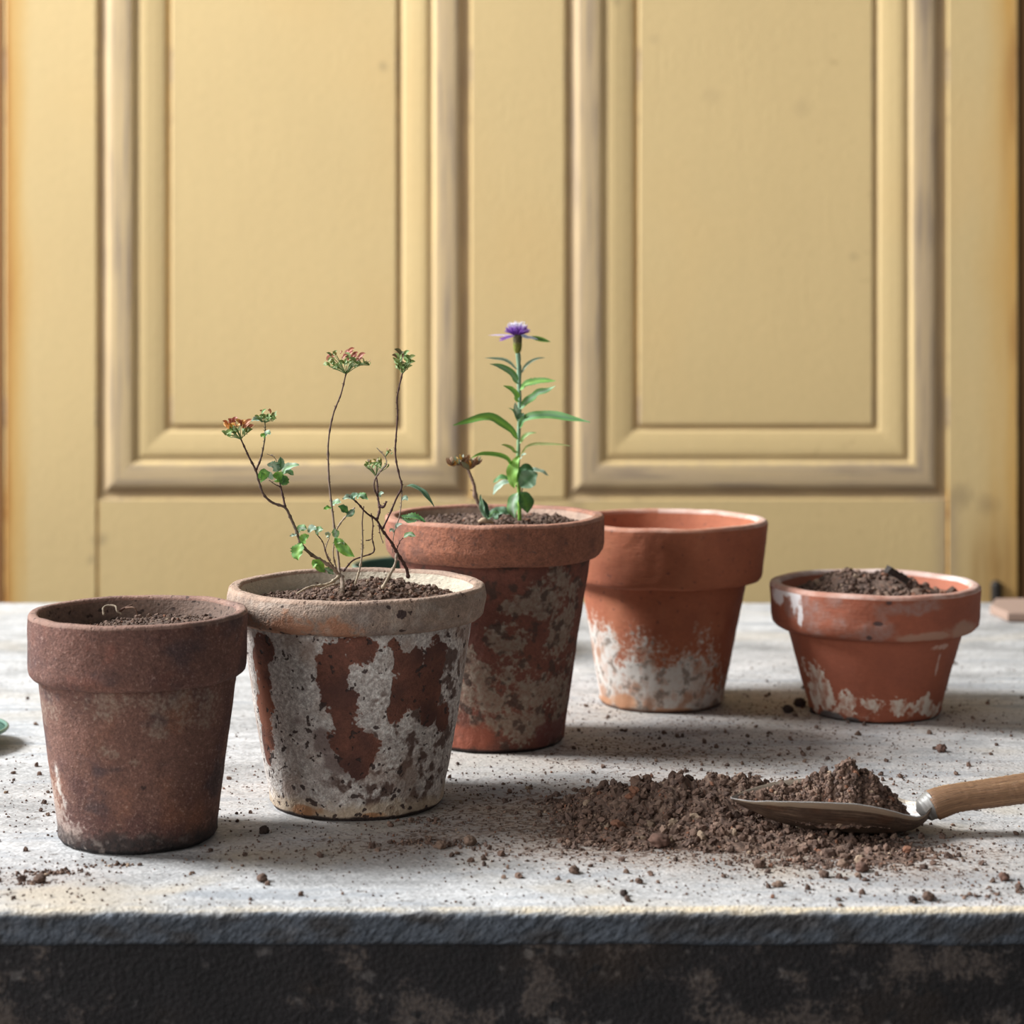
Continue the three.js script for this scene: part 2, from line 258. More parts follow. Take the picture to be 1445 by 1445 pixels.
{
  // sections from the back edge over the top, round the arris and down the lip
  const S = 0.0205, rows = [];
  for (let k = 0; k <= 36; k++) { const z = lerp(TZ0, NEAR.z0, k / 36); rows.push({ z, y: 0, m: 'far' }); }
  for (let k = 0; k <= 56; k++) { const z = lerp(NEAR.z0, TZ1 - 0.006, k / 56); rows.push({ z, y: 0, m: 'near' }); }
  const arc = [];
  for (let k = 0; k <= 30; k++) {                             // rounded lip: a flattened quarter, a short face, and a curl under
    const t = k / 30; let z, y;
    if (t < 0.4) { const a = t / 0.4 * Math.PI / 2; z = TZ1 - 0.006 + 0.0075 * Math.sin(a); y = -0.005 * (1 - Math.cos(a)); }
    else if (t < 0.75) { z = TZ1 + 0.0015 - 0.0008 * ((t - 0.4) / 0.35); y = -0.005 - (S - 0.009) * (t - 0.4) / 0.35; }
    else { const a = (t - 0.75) / 0.25 * Math.PI / 2; z = TZ1 + 0.0007 - 0.006 * (1 - Math.cos(a)); y = -0.005 - (S - 0.009) - 0.004 * Math.sin(a); }
    arc.push([z, y]);
  }
  let len = -0.006; arc.forEach(([z, y], k) => { if (k) len += Math.hypot(z - arc[k - 1][0], y - arc[k - 1][1]); rows.push({ z, y, m: 'edge', s: len, t: k / 30 }); });
  rows.push({ z: TZ1 - 0.03, y: -S, m: 'under', s: len + 0.02, t: 1 }, { z: TZ0, y: -S, m: 'under', s: len + 0.02, t: 1 });
  const NX = 840, b = new Build(), groups = [], xs = [...Array(NX + 1).keys()].map((k) => { const q = k / NX * 2 - 1; return TXW * (0.38 * q + 0.62 * q * q * q); });
  const vert = (r, x) => {
    let y = TOP + r.y, z = r.z;
    if (r.m === 'far' || r.m === 'near') y = tableY(x, z);
    if (r.m === 'edge') {
      const n = 0.0013 * fbm(x * 100 + r.s * 160, r.s * 130 - x * 50, 3, 3) + 0.0014 * fbm(x * 26, r.s * 30, 5, 3), k = ss(0, 0.3, r.t);
      z += n * ss(0.12, 0.5, r.t) + 0.0012 * k * noise(x * 6, 0, 7); y += lowRelief(x, z) * (1 - ss(0, 0.3, r.t)) * ss(0, 0.02, TZ1 - z + 0.01) + 0.7 * n * (k - 0.2 * k * k) - 0.0016 * ss(0.6, 1, r.t) * (noise(x * 9, 4, 2) + 0.5 * noise(x * 31, 4, 2));
    }
    if (r.m === 'near' || r.m === 'far') return b.vert(x, y, z, null, x, z);
    return b.vert(x, y, z, null, (x + 0.4) / EDGE_W, (r.s + 0.012) / EDGE_D);
  };
  let prev = null;
  rows.forEach((r, k) => {
    const next = rows[k + 1]; if (!next) return;
    if (r.m !== next.m && r.m !== 'edge') return;             // zones meet in doubled rows
    const a = xs.map((x) => vert(r, x)), c = xs.map((x) => vert({ ...next, m: r.m === 'edge' ? next.m : r.m }, x)), from = b.i.length;
    for (let j = 0; j < NX; j++) b.quad(a[j], c[j], c[j + 1], a[j + 1]);
    groups.push([from, b.i.length - from, r.m === 'far' ? 1 : r.m === 'near' ? 0 : 2]);
  });
  const from = b.i.length, cap = (x, flip) => { const q = [[TZ0, 0], [TZ1 - 0.004, 0], [TZ1 + 0.001, -0.006], [TZ1 + 0.001, -S + 0.004], [TZ1 - 0.006, -S], [TZ0, -S]].map(([z, y]) => b.vert(x, TOP + y, z, null, 0.5, 0.6)); for (let k = 1; k < q.length - 1; k++) flip ? b.tri(q[0], q[k + 1], q[k]) : b.tri(q[0], q[k], q[k + 1]); };
  cap(-TXW, false); cap(TXW, true);
  { const q = [[-TXW, 0], [TXW, 0], [TXW, -S], [-TXW, -S]].map(([x, y]) => b.vert(x, TOP + y, TZ0, null, x, 0.6)); b.quad(q[1], q[0], q[3], q[2]); }
  groups.push([from, b.i.length - from, 2]);
  const g = mergeVertices(b.geometry(), 1e-5);               // index order is kept
  g.computeVertexNormals();
  for (const q of groups) g.addGroup(...q);
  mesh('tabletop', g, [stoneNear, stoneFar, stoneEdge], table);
  // the dark block under the slab
  const BW = 0.8, BH = 0.12;
  const blockTex = paint(2048, 320, (u, v, o) => {
    const x = -0.4 + u * BW, y = TOP - S - BH + v * BH;
    const big = fbm(x * 9, y * 9, 31, 4), blot = fbm(x * 34, y * 34, 33, 5), fine = fbm(x * 330, y * 330, 35, 3), grit = noise(x * 800, y * 800, 3);
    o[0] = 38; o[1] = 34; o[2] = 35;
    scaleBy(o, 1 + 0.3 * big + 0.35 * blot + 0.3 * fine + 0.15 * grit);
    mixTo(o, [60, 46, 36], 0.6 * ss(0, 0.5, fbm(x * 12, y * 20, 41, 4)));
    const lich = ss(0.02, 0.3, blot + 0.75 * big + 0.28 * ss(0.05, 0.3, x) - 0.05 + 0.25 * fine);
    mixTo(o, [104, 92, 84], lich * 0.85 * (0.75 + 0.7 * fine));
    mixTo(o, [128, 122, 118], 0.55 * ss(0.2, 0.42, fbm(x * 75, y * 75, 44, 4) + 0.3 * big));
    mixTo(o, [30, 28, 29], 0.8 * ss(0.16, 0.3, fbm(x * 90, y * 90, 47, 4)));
    o[3] = 0.5 + 0.4 * blot + 0.35 * fine;
  }, THREE.MirroredRepeatWrapping);
  for (const q of [blockTex.map, blockTex.bump]) { q.repeat.set(1 / BW, 1 / BH); q.offset.set(0.5, -(TOP - S - BH) / BH); }
  const blockMat = std({ map: blockTex.map, bumpMap: blockTex.bump, bumpScale: 0.002, roughness: 0.75 });
  const c = new Build(), zf = TZ1 - 0.0035, bx = TXW - 0.06, ny = 60, nx = 260, top = TOP - S + 0.0008, rowsB = [];
  for (let j = 0; j <= ny; j++) { const row = []; for (let k = 0; k <= nx; k++) { const x = lerp(-bx, bx, k / nx), y = top * (1 - j / ny), t = Math.min(1, (j + 1) / 3); row.push(c.vert(x, y, zf + 0.003 * fbm(x * 15, y * 15, 5, 4) * t, null, x, y)); } rowsB.push(row); }
  for (let j = 0; j < ny; j++) for (let k = 0; k < nx; k++) c.quad(rowsB[j][k], rowsB[j + 1][k], rowsB[j + 1][k + 1], rowsB[j][k + 1]);
  const zb = TZ0 + 0.05, side = (q) => c.quad(...q.map((p) => c.vert(...p, null, p[0] + p[2], p[1])));
  side([[-bx, top, zb], [-bx, 0, zb], [-bx, 0, zf], [-bx, top, zf]]); side([[bx, top, zf], [bx, 0, zf], [bx, 0, zb], [bx, top, zb]]); side([[bx, top, zb], [bx, 0, zb], [-bx, 0, zb], [-bx, top, zb]]);
  side([[-bx, top, zb], [-bx, top, zf], [bx, top, zf], [bx, top, zb]]); side([[-bx, 0, zf], [-bx, 0, zb], [bx, 0, zb], [bx, 0, zf]]);
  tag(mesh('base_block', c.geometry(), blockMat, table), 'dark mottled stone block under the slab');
}
// ---------------------------------------------------------------- the five flower pots
// a spot [azimuth in degrees from the front, + to the right; height 0..1 between foot and collar; half width in degrees; half height] of a stain
function spots(list, a, t) { let best = -4; for (const [a0, t0, ra, rt] of list) { const p = (a - a0) / ra, q = (t - t0) / rt, f = 1 - (p * p + q * q); if (f > best) best = f; } return best; }
const unwrap = (u) => { const q = (u * 2 - 1) * Math.PI; return q - 0.5 * Math.sin(q); };   // u round a pot: the front half gets more texels
function pot(spec, depth, axisPx, name, label) {
  const { R, Rc, rb, rt, h, collar, wall, color } = spec, hc = h - collar, base = at(axisPx, 0, depth);
  const g = thing(name, V(base.x, tableY(base.x, -depth) - 0.0006, -depth), label, 'flower pot');
  const wob = (x, y, z) => 0.0011 * fbm(x * 16 + spec.seed, y * 16, z * 16, 2) + 0.00035 * noise(x * 110, y * 110 + spec.seed, z * 110);
  const lean = spec.lean ?? [0, 0];
  // profiles, from the axis outwards, up the outside and back down the inside
  const body = [[0, 0.004, 2], [rb * 0.5, 0.0035, 2], [rb - 0.008, 0.002, 2], [rb - 0.004, 0, 0], [rb - 0.0015, 0.0012, 0], [rb + 0.0005, 0.004, 0]];
  for (let k = 1; k <= 26; k++) { const t = k / 26; body.push([lerp(rb, rt, t) + (spec.belly ?? 0) * Math.sin(Math.PI * t), lerp(0.005, hc + 0.003, t), 0]); }
  const ri = (y) => lerp(rb, rt, y / hc) - wall, yIn = h - collar - 0.002;
  const inner = []; for (let k = 0; k <= 20; k++) { const y = lerp(yIn, wall, k / 20); inner.push([ri(y), y, 1]); }
  inner.push([ri(wall) * 0.5, wall - 0.0005, 1], [0.006, wall - 0.001, 1], [0.004, 0.003, 1]);
  const lip = spec.lip ?? 0.0025, cr = spec.chamfer ?? 0.004, under = spec.under ?? 0.003;
  const rim = [[rt - 0.001, hc + 0.0025, 0], [rt + 0.001, hc + 0.0006, 0], [lerp(rt, Rc, 0.45), hc + 0.0004, 0], [Rc - cr * 0.55, hc + under * 0.35, 0], [Rc - cr * 0.15, hc + under, 0], [Rc, hc + under + cr * 0.7, 0]];
  for (let k = 1; k <= 14; k++) { const t = k / 14; rim.push([lerp(Rc, R, t) + (spec.bulge ?? 0) * Math.sin(Math.PI * t), lerp(hc + under + cr * 0.7, h - lip, t), 0]); }
  for (let k = 1; k <= 5; k++) { const a = k / 5 * Math.PI / 2; rim.push([R - lip + lip * Math.cos(a), h - lip + lip * Math.sin(a), 3]); }
  for (let k = 0; k <= 5; k++) { const a = k / 5 * Math.PI / 2; rim.push([R - wall + lip - lip * Math.sin(a), h - lip + lip * Math.cos(a), 3]); }
  for (let k = 1; k <= 10; k++) { const t = k / 10; rim.push([lerp(R - wall, ri(yIn), t), lerp(h - lip, yIn, t), 1]); }
  const make = (partName, prof, tw, th, partLabel) => {
    const NS = 160, len = [0]; for (let k = 1; k < prof.length; k++) len.push(len[k - 1] + Math.hypot(prof[k][0] - prof[k - 1][0], prof[k][1] - prof[k - 1][1]));
    const L = len[len.length - 1], b = new Build();
    prof.forEach(([r, y], k) => { for (let s = 0; s <= NS; s++) {
      const f = unwrap(s / NS), x = Math.sin(f), z = Math.cos(f), q = r < 0.01 ? 0 : wob(x * r, y, z * r) + (y > 0.012 ? 0 : 0.0007 * noise(x * r * 160, y * 200, z * r * 160));
      const chip = (spec.chips ?? []).reduce((m, [ca, cy, cs, cd]) => { const da = Math.atan2(Math.sin(f - ca * Math.PI / 180), Math.cos(f - ca * Math.PI / 180)) * r; return m + cd * Math.exp(-(da * da + (y - cy) * (y - cy)) / (cs * cs)) * (1 + 0.6 * noise(x * 300, y * 300, z * 300)); }, 0);
      b.vert(x * (r + q - chip) + lean[0] * y, y + (y > 0.02 ? 0.5 * noise(x * 3, spec.seed, z * 3) * 0.0016 : 0), z * (r + q - chip) + lean[1] * y, null, s / NS, len[k] / L);
    } });
    for (let k = 0; k < prof.length - 1; k++) for (let s = 0; s < NS; s++) { const a = k * (NS + 1) + s; b.quad(a, a + 1, a + NS + 2, a + NS + 1); }
    let seg = 0, lastV = -1;
    const tex = paint(tw, th, (u, v, o) => {
      if (v !== lastV) { lastV = v; seg = 0; while (seg < prof.length - 2 && len[seg + 1] < v * L) seg++; }
      const t = clamp((v * L - len[seg]) / (len[seg + 1] - len[seg] + 1e-9)), r = lerp(prof[seg][0], prof[seg + 1][0], t), y = lerp(prof[seg][1], prof[seg + 1][1], t), zone = prof[seg + 1][2];
      const f = unwrap(u);
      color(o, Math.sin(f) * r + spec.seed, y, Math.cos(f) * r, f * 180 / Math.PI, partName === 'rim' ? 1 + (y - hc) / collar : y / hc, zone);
    });
    const geo = b.geometry(), nor = geo.attributes.normal;    // close the shading across the seam at the back
    for (let k = 0; k < prof.length; k++) { const a = k * (NS + 1), c = a + NS, n = V(nor.getX(a) + nor.getX(c), nor.getY(a) + nor.getY(c), nor.getZ(a) + nor.getZ(c)).normalize(); nor.setXYZ(a, n.x, n.y, n.z); nor.setXYZ(c, n.x, n.y, n.z); }
    const m = mesh(partName, geo, std({ map: tex.map, bumpMap: tex.bump, bumpScale: spec.bump ?? 0.0009, roughness: spec.rough ?? 0.88, side: THREE.DoubleSide }), g);
    if (partLabel) tag(m, partLabel);
  };
  make('body', body, 1152, 640, spec.bodyLabel);
  make('rim', rim, 1152, 320, spec.rimLabel);
  make('inner_wall', inner, 640, 128);
  return { g, x: base.x, z: -depth, y: g.position.y, spec, inner: (y) => y > hc - 0.002 ? lerp(ri(yIn), R - wall, clamp((y - yIn) / (h - yIn))) : ri(y) };
}
const pits = (x, y, z, s, k) => ss(k, k + 0.1, fbm(x * s, y * s, z * s, 2));

const POT1 = pot({
  seed: 3.1, R: 0.0672, Rc: 0.0668, rb: 0.0485, rt: 0.0612, h: 0.1405, collar: 0.04, wall: 0.0066, bump: 0.0009, rough: 0.86, bodyLabel: 'dull brown body with a black crusted foot', rimLabel: 'deep plain brown collar',
  chips: [[-38, 0.001, 0.006, 0.0012], [-15, 0.0, 0.005, 0.001], [30, 0.0, 0.006, 0.001]],
  color(o, x, y, z, a, t, zone) {
    const big = fbm(x * 22, y * 22, z * 22, 3), mid = fbm(x * 75, y * 75, z * 75, 3), fine = fbm(x * 420, y * 420, z * 420, 2), grit = noise(x * 1300, y * 1300, z * 1300);
    o[0] = 122; o[1] = 86; o[2] = 74;
    mixTo(o, [92, 62, 56], clamp(0.9 * ss(-0.1, 0.4, big + 0.55 * mid)));
    mixTo(o, [150, 98, 74], 0.6 * ss(0.0, 0.38, fbm(x * 30 + 7, y * 26, z * 30, 4)) * (t < 1 ? 1 : 0.4));
    mixTo(o, [70, 56, 58], 0.7 * ss(0.08, 0.42, fbm(x * 40 + 2, y * 40, z * 40 + 5, 4)));
    if (t > 1) { mixTo(o, [112, 76, 66], 0.4); mixTo(o, [80, 62, 62], 0.6 * ss(-0.05, 0.35, fbm(x * 28 + 4, y * 50, z * 28, 4))); mixTo(o, [128, 80, 66], 0.5 * ss(0.05, 0.4, fbm(x * 60 + 8, y * 60, z * 60, 3))); }
    scaleBy(o, 1 + 0.22 * fine + 0.24 * grit + 0.14 * mid);
    mixTo(o, [178, 162, 150], 0.5 * ss(0.36, 0.8, fine + 0.85 * grit + 0.3 * big));
    // scum under the collar and pale flecks on the wall
    if (zone === 0 && t <= 1.02) {
      const sc = spots([[5, 0.95, 30, 0.06], [28, 0.93, 26, 0.09], [48, 0.85, 22, 0.13], [-12, 0.9, 16, 0.08], [22, 0.8, 9, 0.09], [-58, 0.86, 18, 0.12], [-11, 0.66, 5, 0.05], [-4, 0.62, 4, 0.03], [8, 0.57, 4, 0.03]], a, t) + 2.0 * mid + 1.2 * fine;
      mixTo(o, [150, 134, 118], 0.62 * ss(0.05, 1.2, sc) * (0.7 + 0.9 * fine));
      const run = gauss(a + 53 + 7 * (t - 0.45) + 12 * ss(0.36, 0.28, t) * -0.4 + 4 * mid, 2.0) * ss(0.24, 0.3, t) * (1 - ss(0.46, 0.56, t)); mixTo(o, [206, 198, 190], clamp(run * (0.75 + 1.3 * fine + 1.6 * mid)));
      mixTo(o, [190, 178, 168], 0.6 * ss(0.3, 0.9, spots([[-62, 0.22, 20, 0.3], [-48, 0.1, 22, 0.12]], a, t) + fine + 0.8 * mid));
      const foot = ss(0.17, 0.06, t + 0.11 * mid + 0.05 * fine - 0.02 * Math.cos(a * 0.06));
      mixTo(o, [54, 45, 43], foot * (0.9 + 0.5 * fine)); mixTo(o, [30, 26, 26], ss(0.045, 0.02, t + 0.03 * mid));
      const knob = ss(0.0, 0.34, fbm(x * 190, y * 190, z * 190, 5)); mixTo(o, [140, 128, 120], foot * knob * (0.8 + 0.9 * fine) * ss(-0.8, 0.4, spots([[-34, 0.08, 34, 0.12], [20, 0.09, 30, 0.05]], a, t) + 1.2 * mid));
      o[3] = 0.3 * foot * knob;
      mixTo(o, [52, 36, 34], 0.8 * ss(0.4, 0.9, spots([[14, 0.42, 3, 0.025]], a, t) + fine));
    }
    if (zone === 1) { o[0] = 122; o[1] = 100; o[2] = 88; scaleBy(o, 1 + 0.2 * fine + 0.15 * mid); mixTo(o, [60, 46, 40], 0.85 * ss(0.3, 0.42, fbm(x * 210, y * 210, z * 210, 2))); }
    if (zone === 3) { mixTo(o, [178, 146, 128], 0.5 + 0.35 * mid); mixTo(o, [66, 48, 42], 0.8 * ss(0.36, 0.46, fbm(x * 260, y * 260, z * 260, 2))); }
    o[3] = (o[3] === 0.5 ? 0 : o[3]) + 0.5 + 0.25 * fine + 0.14 * grit + 0.2 * mid - 0.3 * pits(x, y, z, 300, 0.42);
  },
}, 1.233, 195, 'flower_pot', 'dark brown clay pot with a deep plain collar, holding sunken soil and no plant');

const POT2 = pot({
  seed: 17.7, R: 0.0852, Rc: 0.0848, rb: 0.0572, rt: 0.0765, h: 0.145, collar: 0.0228, wall: 0.0078, belly: 0.0012, bulge: 0.0012, bump: 0.0014, rough: 0.92, chamfer: 0.007, under: 0.003, bodyLabel: 'body crusted with white lime, bare red clay in patches', rimLabel: 'sandy grey pitted rim',
  chips: [[20, 0.133, 0.002, 0.0007]],
  color(o, x, y, z, a, t, zone) {
    const big = fbm(x * 20, y * 20, z * 20, 3), mid = fbm(x * 70, y * 70, z * 70, 4), fine = fbm(x * 400, y * 400, z * 400, 2), grit = noise(x * 1250, y * 1250, z * 1250);
    const lime = [206, 198, 191]; scaleBy(lime, 1 + 0.16 * mid + 0.2 * fine + 0.2 * grit);
    if (zone === 0 && t <= 1.0) {
      const red = [114, 72, 58]; scaleBy(red, 1 + 0.26 * mid + 0.2 * fine + 0.14 * grit);
      mixTo(red, [82, 54, 48], 0.85 * ss(-0.15, 0.35, fbm(x * 32, y * 32, z * 32, 3)) * ss(-50, -20, a + 10 * mid)); mixTo(red, [176, 108, 78], 0.7 * ss(0.1, 0.9, spots([[-56, 0.6, 14, 0.34]], a, t) + mid));
      const frac = fbm(x * 48, y * 48, z * 48, 6);
      let f = spots([[-55, 0.74, 8, 0.2], [-58, 0.5, 8, 0.2], [-60, 0.36, 5, 0.14], [-46, 0.9, 7, 0.07], [-5, 0.78, 9, 0.22], [-2, 0.6, 9, 0.22], [3, 0.42, 10, 0.15], [10, 0.4, 7, 0.09], [6, 0.9, 10, 0.08], [28, 0.86, 14, 0.1], [33, 0.72, 15, 0.16], [46, 0.86, 8, 0.14], [26, 0.62, 8, 0.1], [47, 0.6, 7, 0.14], [60, 0.5, 7, 0.1], [140, 0.5, 30, 0.3], [-130, 0.6, 30, 0.25], [180, 0.35, 20, 0.2]], a, t);
      const cut = spots([[17, 0.72, 4.5, 0.16], [20, 0.87, 4, 0.06], [15, 0.56, 5, 0.05], [29, 0.93, 4, 0.06]], a, t);
      f = clamp(f, -1.1, 1) - 1.2 * clamp(cut + 0.5, 0, 1.2) + 2.1 * frac + 0.6 * fine;
      const white = 1 - ss(-0.1, 0.14, f);
      o[0] = red[0]; o[1] = red[1]; o[2] = red[2]; mixTo(o, lime, white * (0.92 + 0.3 * fine));
      // dark speckled breakthrough on the right and low down, a brown bruise on the left, pits
      const zone2 = ss(-0.6, 0.7, spots([[36, 0.34, 40, 0.34], [8, 0.2, 24, 0.14], [60, 0.6, 20, 0.5]], a, t) + mid), brk = ss(0.1, 0.3, fbm(x * 95, y * 95, z * 95, 5) + 0.16 * zone2) * zone2; mixTo(o, [84, 62, 54], 0.85 * brk * white);
      mixTo(o, [112, 92, 86], white * 0.75 * ss(0.1, 0.9, spots([[-20, 0.42, 14, 0.17], [-12, 0.3, 15, 0.12]], a, t) + 2.2 * frac + 0.6 * fine));
      mixTo(o, [150, 122, 106], white * 0.55 * ss(0.05, 0.4, fbm(x * 30 + 6, y * 30, z * 30, 5)));
      mixTo(o, [206, 178, 144], white * 0.6 * ss(0.13, 0.05, t + 0.1 * mid));
      mixTo(o, [172, 116, 74], 0.75 * ss(0.4, 0.9, spots([[-33, 0.05, 22, 0.05], [12, 0.035, 16, 0.03]], a, t) + 1.1 * mid));
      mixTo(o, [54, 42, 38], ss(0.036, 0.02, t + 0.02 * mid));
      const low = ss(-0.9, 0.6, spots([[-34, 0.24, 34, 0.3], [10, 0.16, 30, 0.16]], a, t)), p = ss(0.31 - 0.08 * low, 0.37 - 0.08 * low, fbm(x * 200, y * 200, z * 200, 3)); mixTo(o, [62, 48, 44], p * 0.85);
      o[3] = 0.42 + white * (0.26 + 0.22 * fine) + 0.18 * mid + 0.1 * grit - 0.4 * p - 0.15 * brk;
      return;
    }
    o[0] = 160; o[1] = 137; o[2] = 121; scaleBy(o, 1 + 0.2 * mid + 0.2 * fine + 0.2 * grit);
    mixTo(o, [164, 108, 78], 0.75 * ss(0.0, 1.1, spots([[-28, 1.2, 26, 0.5], [-8, 1.25, 18, 0.4], [-62, 1.15, 14, 0.35]], a, t) + 1.9 * mid + 0.8 * fine));
    mixTo(o, [124, 108, 102], 0.55 * ss(0, 0.5, fbm(x * 40 + 4, y * 60, z * 40, 3)) * ss(-40, 10, a));
    mixTo(o, [190, 178, 166], 0.4 * ss(0, 0.45, fbm(x * 90 + 9, y * 90, z * 90, 3)));
    const p = ss(0.4, 0.47, fbm(x * 190, y * 190, z * 190, 2)); mixTo(o, [64, 48, 42], p * 0.85);
    mixTo(o, [58, 42, 40], 0.85 * ss(0.2, 0.6, spots([[23, 1.62, 2.6, 0.16]], a, t) + 0.8 * fine));
    if (zone === 3) mixTo(o, [186, 152, 130], 0.4 + 0.4 * mid);
    if (zone === 1) { o[0] = 196; o[1] = 183; o[2] = 163; scaleBy(o, 1 + 0.12 * mid + 0.1 * fine); mixTo(o, [110, 92, 78], 0.8 * ss(0.4, 0.5, fbm(x * 170, y * 170, z * 170, 2))); }
    o[3] = 0.5 + 0.24 * fine + 0.2 * mid + 0.14 * grit - 0.45 * p;
  },
}, 1.32, 504, 'flower_pot', 'red clay pot mottled with white lime, holding the bare twiggy shrub');

const POT3 = pot({
  seed: 29.3, R: 0.083, Rc: 0.0832, rb: 0.0522, rt: 0.0735, h: 0.1714, collar: 0.0315, wall: 0.0085, bump: 0.0009, rough: 0.88, chamfer: 0.006, under: 0.006, bodyLabel: 'tapering body grown over with grey lichen', rimLabel: 'brick red collar with dark speckles',
  color(o, x, y, z, a, t, zone) {
    const big = fbm(x * 20, y * 20, z * 20, 3), mid = fbm(x * 62, y * 62, z * 62, 4), fine = fbm(x * 330, y * 330, z * 330, 2), grit = noise(x * 1050, y * 1050, z * 1050);
    if (zone === 0 && t <= 1.0) {
      o[0] = 122; o[1] = 74; o[2] = 60; scaleBy(o, 1 + 0.16 * mid + 0.14 * fine + 0.1 * grit); mixTo(o, [94, 54, 46], 0.6 * ss(-0.1, 0.45, big));
      const f = spots([[40, 0.84, 22, 0.16], [52, 0.66, 22, 0.3], [-40, 0.5, 40, 0.14], [-20, 0.36, 50, 0.2], [20, 0.24, 46, 0.22], [60, 0.3, 20, 0.3], [10, 0.62, 20, 0.1], [-50, 0.66, 20, 0.1], [15, 0.8, 12, 0.06], [150, 0.4, 60, 0.4]], a, t);
      const g = ss(-0.1, 0.4, clamp(f, -1.2, 0.6) + 2.0 * fbm(x * 55, y * 55, z * 55, 6) + 0.7 * fine - 0.2);
      mixTo(o, [146, 132, 116], g * (0.72 + 0.55 * fine)); mixTo(o, [176, 164, 150], g * 0.5 * ss(0.1, 0.45, fbm(x * 130, y * 130, z * 130, 3)));
      mixTo(o, [74, 56, 48], 0.8 * ss(0.06, 0.3, fbm(x * 120 + 3, y * 120, z * 120, 5)));
      mixTo(o, [104, 58, 54], 0.75 * ss(0.2, 0.8, spots([[52, 0.1, 26, 0.09]], a, t) + mid));
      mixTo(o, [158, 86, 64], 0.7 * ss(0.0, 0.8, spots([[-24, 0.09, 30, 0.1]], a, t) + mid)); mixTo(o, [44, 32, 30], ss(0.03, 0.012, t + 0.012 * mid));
      o[3] = 0.46 + 0.2 * g + 0.25 * fine + 0.15 * mid + 0.1 * grit; return;
    }
    o[0] = 150; o[1] = 96; o[2] = 74; scaleBy(o, 1 + 0.14 * mid + 0.2 * fine + 0.2 * grit);
    mixTo(o, [108, 72, 60], 0.75 * ss(-0.05, 0.4, fbm(x * 45, y * 45, z * 45, 3))); mixTo(o, [176, 112, 82], 0.5 * ss(0.05, 0.5, big + 0.3 * fine));
    mixTo(o, [96, 72, 66], 0.6 * ss(0.25, 0.5, fbm(x * 240, y * 240, z * 240, 3)));
    if (zone === 3) mixTo(o, [200, 158, 138], 0.42 + 0.4 * mid);
    if (zone === 1) { o[0] = 176; o[1] = 148; o[2] = 130; scaleBy(o, 1 + 0.16 * mid + 0.12 * fine); mixTo(o, [92, 70, 60], 0.7 * ss(0.34, 0.46, fbm(x * 150, y * 150, z * 150, 2))); }
    o[3] = 0.5 + 0.25 * fine + 0.16 * grit + 0.12 * mid - 0.3 * pits(x, y, z, 260, 0.4);
  },
}, 1.509, 698, 'flower_pot', 'tall red clay pot with grey lichen on its body, holding the purple thistle');

const clayGrain = (x, y, z) => fbm(x * 120, y * 900, z * 120, 2);
const POT4 = pot({
  seed: 41.9, R: 0.0851, Rc: 0.0818, rb: 0.0512, rt: 0.0695, h: 0.1536, collar: 0.0505, wall: 0.0092, bump: 0.0005, rough: 0.82, lean: [0.02, 0], lip: 0.0032, bodyLabel: 'orange body with white lime bloom over its lower half', rimLabel: 'tall smooth orange collar',
  color(o, x, y, z, a, t, zone) {
    const big = fbm(x * 20, y * 20, z * 20, 3), mid = fbm(x * 60, y * 60, z * 60, 4), fine = fbm(x * 280, y * 280, z * 280, 2), grain = clayGrain(x, y, z);
    o[0] = 170; o[1] = 98; o[2] = 68; scaleBy(o, 1 + 0.05 * mid + 0.05 * fine + 0.04 * grain); mixTo(o, [146, 80, 58], 0.5 * ss(-0.1, 0.5, big)); mixTo(o, [192, 122, 88], 0.4 * ss(0.1, 0.5, fbm(x * 30 + 5, y * 18, z * 30, 3)));
    mixTo(o, [120, 72, 58], 0.7 * ss(0.42, 0.5, fbm(x * 190, y * 190, z * 190, 2)));
    if (zone === 0 && t <= 1) {
      const edge = 0.5 + 0.12 * Math.cos((a + 75) * Math.PI / 150) + 0.5 * fbm(x * 48, y * 26, z * 48, 6) + 0.22 * fine - 0.12 * ss(30, 70, a);
      const w = ss(0.1, -0.16, t - edge); const drip = fbm(x * 150, y * 45, z * 150, 3);
      mixTo(o, [210, 202, 194], clamp(w * (0.98 + 0.5 * drip + 0.3 * fine)));
      mixTo(o, [164, 112, 84], w * 0.75 * ss(0.0, 0.35, fbm(x * 60 + 2, y * 44, z * 60, 6))); mixTo(o, [124, 110, 100], w * 0.75 * ss(0.06, 0.36, fbm(x * 120, y * 120, z * 120, 4)));
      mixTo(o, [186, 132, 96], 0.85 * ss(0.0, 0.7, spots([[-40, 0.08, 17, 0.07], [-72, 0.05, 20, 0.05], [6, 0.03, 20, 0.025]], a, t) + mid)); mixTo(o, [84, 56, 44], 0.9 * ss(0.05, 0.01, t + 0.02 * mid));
      o[3] = 0.5 + 0.15 * w + 0.2 * fine + 0.15 * grain + 0.1 * drip * w; return;
    }
    if (zone === 3) mixTo(o, [226, 200, 188], clamp(0.35 + 0.5 * mid + 0.4 * ss(20, 90, a)));
    if (zone === 0) { mixTo(o, [216, 196, 188], 0.6 * ss(72, 96, a + 6 * mid) * ss(1.2, 1.8, t)); mixTo(o, [150, 98, 80], 0.4 * ss(0.1, 0.4, fbm(x * 50, y * 90, z * 50, 3)) * ss(1.6, 1.95, t)); }
    o[3] = 0.5 + 0.2 * fine + 0.2 * grain + 0.1 * mid;
  },
}, 1.655, 933, 'flower_pot', 'clean orange clay pot with a tall collar, empty, white bloom around its foot');

